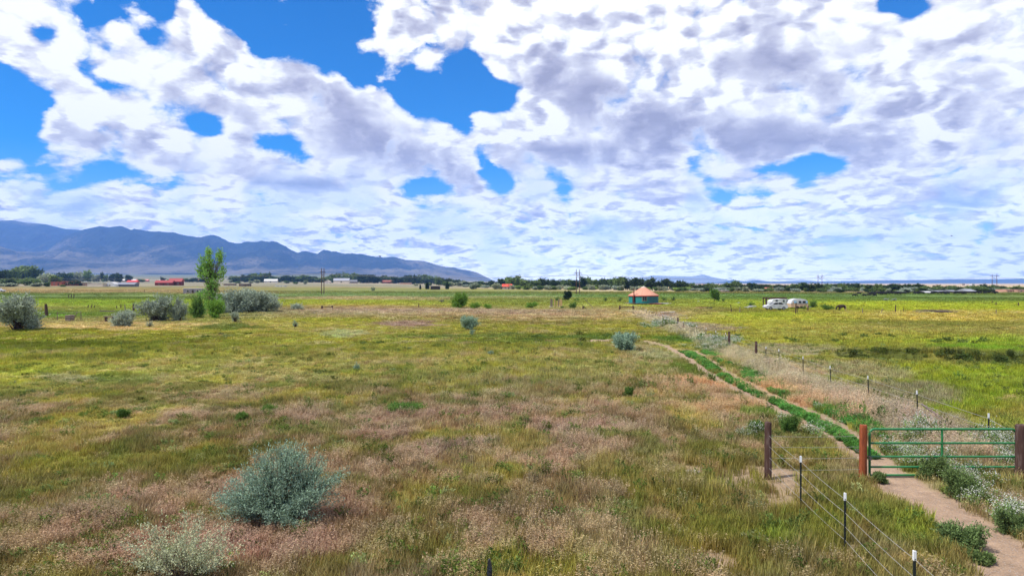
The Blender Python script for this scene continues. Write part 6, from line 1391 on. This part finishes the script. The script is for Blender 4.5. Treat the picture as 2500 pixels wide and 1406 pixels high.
# ------------------------------------------------------------------ animals
def skin(name, pts, edges, rad, mat, sub=2):
    me = bpy.data.meshes.new(name); me.from_pydata(pts, edges, []); o = bpy.data.objects.new(name, me); C.objects.link(o)
    md = o.modifiers.new('skin', 'SKIN'); sv = me.skin_vertices[0].data
    for i, r in enumerate(rad): sv[i].radius = (r, r) if not hasattr(r, '__len__') else r
    sv[0].use_root = True
    s2 = o.modifiers.new('sub', 'SUBSURF'); s2.levels = sub; s2.render_levels = sub
    bpy.context.view_layer.update(); dg = bpy.context.evaluated_depsgraph_get()
    out = bpy.data.meshes.new_from_object(o.evaluated_get(dg)); bpy.data.objects.remove(o)
    out.materials.clear(); out.materials.append(mat)
    for p in out.polygons: p.use_smooth = True
    return out
def quadruped(name, mat, graze, L=1.5, H=1.0, thick=.34, neck=.5, leg=.07):
    # 0 pelvis, 1 mid, 2 chest, 3 neck base, 4 poll, 5 muzzle, tail, four legs with joints
    hz = H; pts = [(-L * .42, 0, hz), (0, 0, hz * .95), (L * .36, 0, hz * .97), (L * .55, 0, hz * 1.05)]
    if graze: pts += [(L * .78, 0, hz * .62), (L * .86, 0, hz * .22)]
    else: pts += [(L * .76, 0, hz * 1.32), (L * .98, 0, hz * 1.14)]
    ed = [(0, 1), (1, 2), (2, 3), (3, 4), (4, 5)]; rd = [thick * .82, thick * 1.05, thick * .95, thick * .6, thick * .42, thick * .24]
    pts += [(-L * .52, 0, hz * 1.02), (-L * .56, 0, hz * .5)]; ed += [(0, 6), (6, 7)]; rd += [.05, .035]
    for sx, px_ in ((2, L * .36), (0, -L * .42)):
        for s in (-1, 1):
            b = len(pts); y = s * thick * .55
            if sx == 2: pts += [(px_, y, hz * .62), (px_ + .02, y, hz * .32), (px_, y, 0)]
            else: pts += [(px_ + .06, y, hz * .62), (px_ - .08, y, hz * .34), (px_ - .03, y, 0)]
            ed += [(sx, b), (b, b + 1), (b + 1, b + 2)]; rd += [leg * 1.8, leg, leg * .8]
    return skin(name, pts, ed, rd, mat, 1)
HIDE = flat('black_hide', (26, 24, 24), var=.3, sc=2); cows = [quadruped('cow', HIDE, gz, 1.7, .92, .40) for gz in (True, False, True)]
cx_ = [2086, 2097, 2110.8, 2122, 2126.5, 2132, 2136.4, 2142.7, 2148, 2154.4, 2160, 2167, 2174, 2183, 2188.6, 2194, 2200, 2206.6, 2213.8, 2231.8, 2239, 2244.4, 2249.8, 2254.3, 2276.8, 2285.8, 2295.7, 2302, 2308.3, 2312.8, 2332.6, 2338, 2345, 2355, 2377.6, 2384.8, 2393.8, 2404.6, 2411.8, 2425.3, 2432.5]
for i, px in enumerate(cx_):
    d = 272 + random.uniform(-12, 16); o = put('cow', cows[i % 3], None, Gd(px, d), random.choice((0, math.pi)) + random.uniform(-.7, .7), random.uniform(.86, 1.0))
    tag(o, f'{ORD[i]} black cow from the left in the grazing herd', 'cow', 'black cattle grazing in the far pasture')
g = G(2056, 760); pm, pt, po = mat_new('dark_bay_hide_pale_rump')
tcp = pt.new('ShaderNodeTexCoord'); xs = pt.sep(tcp.outputs['Object'])[0]; nn = pt.noise(tcp.outputs['Object'], 5, 3, .5)
principled(pt, po, pt.mix(pt.mapr(pt.m('ADD', xs, pt.m('MULTIPLY', nn, .25)), -.36, -.46), (*srgb(52, 40, 34), 1), (*srgb(206, 178, 132), 1)), .8)
tag(put('pony', quadruped('pony', pm, True, 1.35, .95, .30, leg=.055), None, g, math.pi + .1, 1.0), 'small dark pony with pale rump grazing beside the low bush', 'pony')
def bird(px, py, d, span, bank, rz, label):
    z = CH + (HY - py) * d / F; o = thing('bird', label, 'bird', ((px - CX) / F * d, d, z), rz); o.rotation_euler.x = bank; m = flat('dark_feather', (46, 42, 42)); s = span / 2
    MB().lathe([(.01, -.28), (.05, -.18), (.085, .0), (.06, .14), (.045, .2), (.012, .27)], 8, closed=False).build('body', m, o, True).rotation_euler = (R(90), 0, 0)
    for q in (-1, 1): MB().add([(q * .04, -.1, .02), (q * .04, .12, .02), (q * s * .5, .1, .16 * s), (q * s, -.04, .1 * s), (q * s * .5, -.12, .15 * s)] + [(q * .04, -.1, .045), (q * .04, .12, .045), (q * s * .5, .1, .16 * s + .02), (q * s, -.04, .1 * s + .01), (q * s * .5, -.12, .15 * s + .02)], [(0, 1, 2, 4), (4, 2, 3), (5, 9, 7, 6), (9, 8, 7), (0, 5, 6, 1), (1, 6, 7, 2), (2, 7, 8, 3), (3, 8, 9, 4), (4, 9, 5, 0)]).build('wing', m, o)
    MB().prism([(-.02, 0), (.02, 0), (.02, .02), (-.02, .02)], -.5, -.2).build('tail', m, o)
bird(927, 626, 150, .95, R(38), R(60), 'bird gliding just above the mountain ridge'); bird(2323, 576, 170, .9, R(6), R(80), 'tiny dark bird in the sky at the right'); bird(1078, 735, 88, .85, R(30), R(15), 'dark bird flying low over the meadow left of the willow bush')
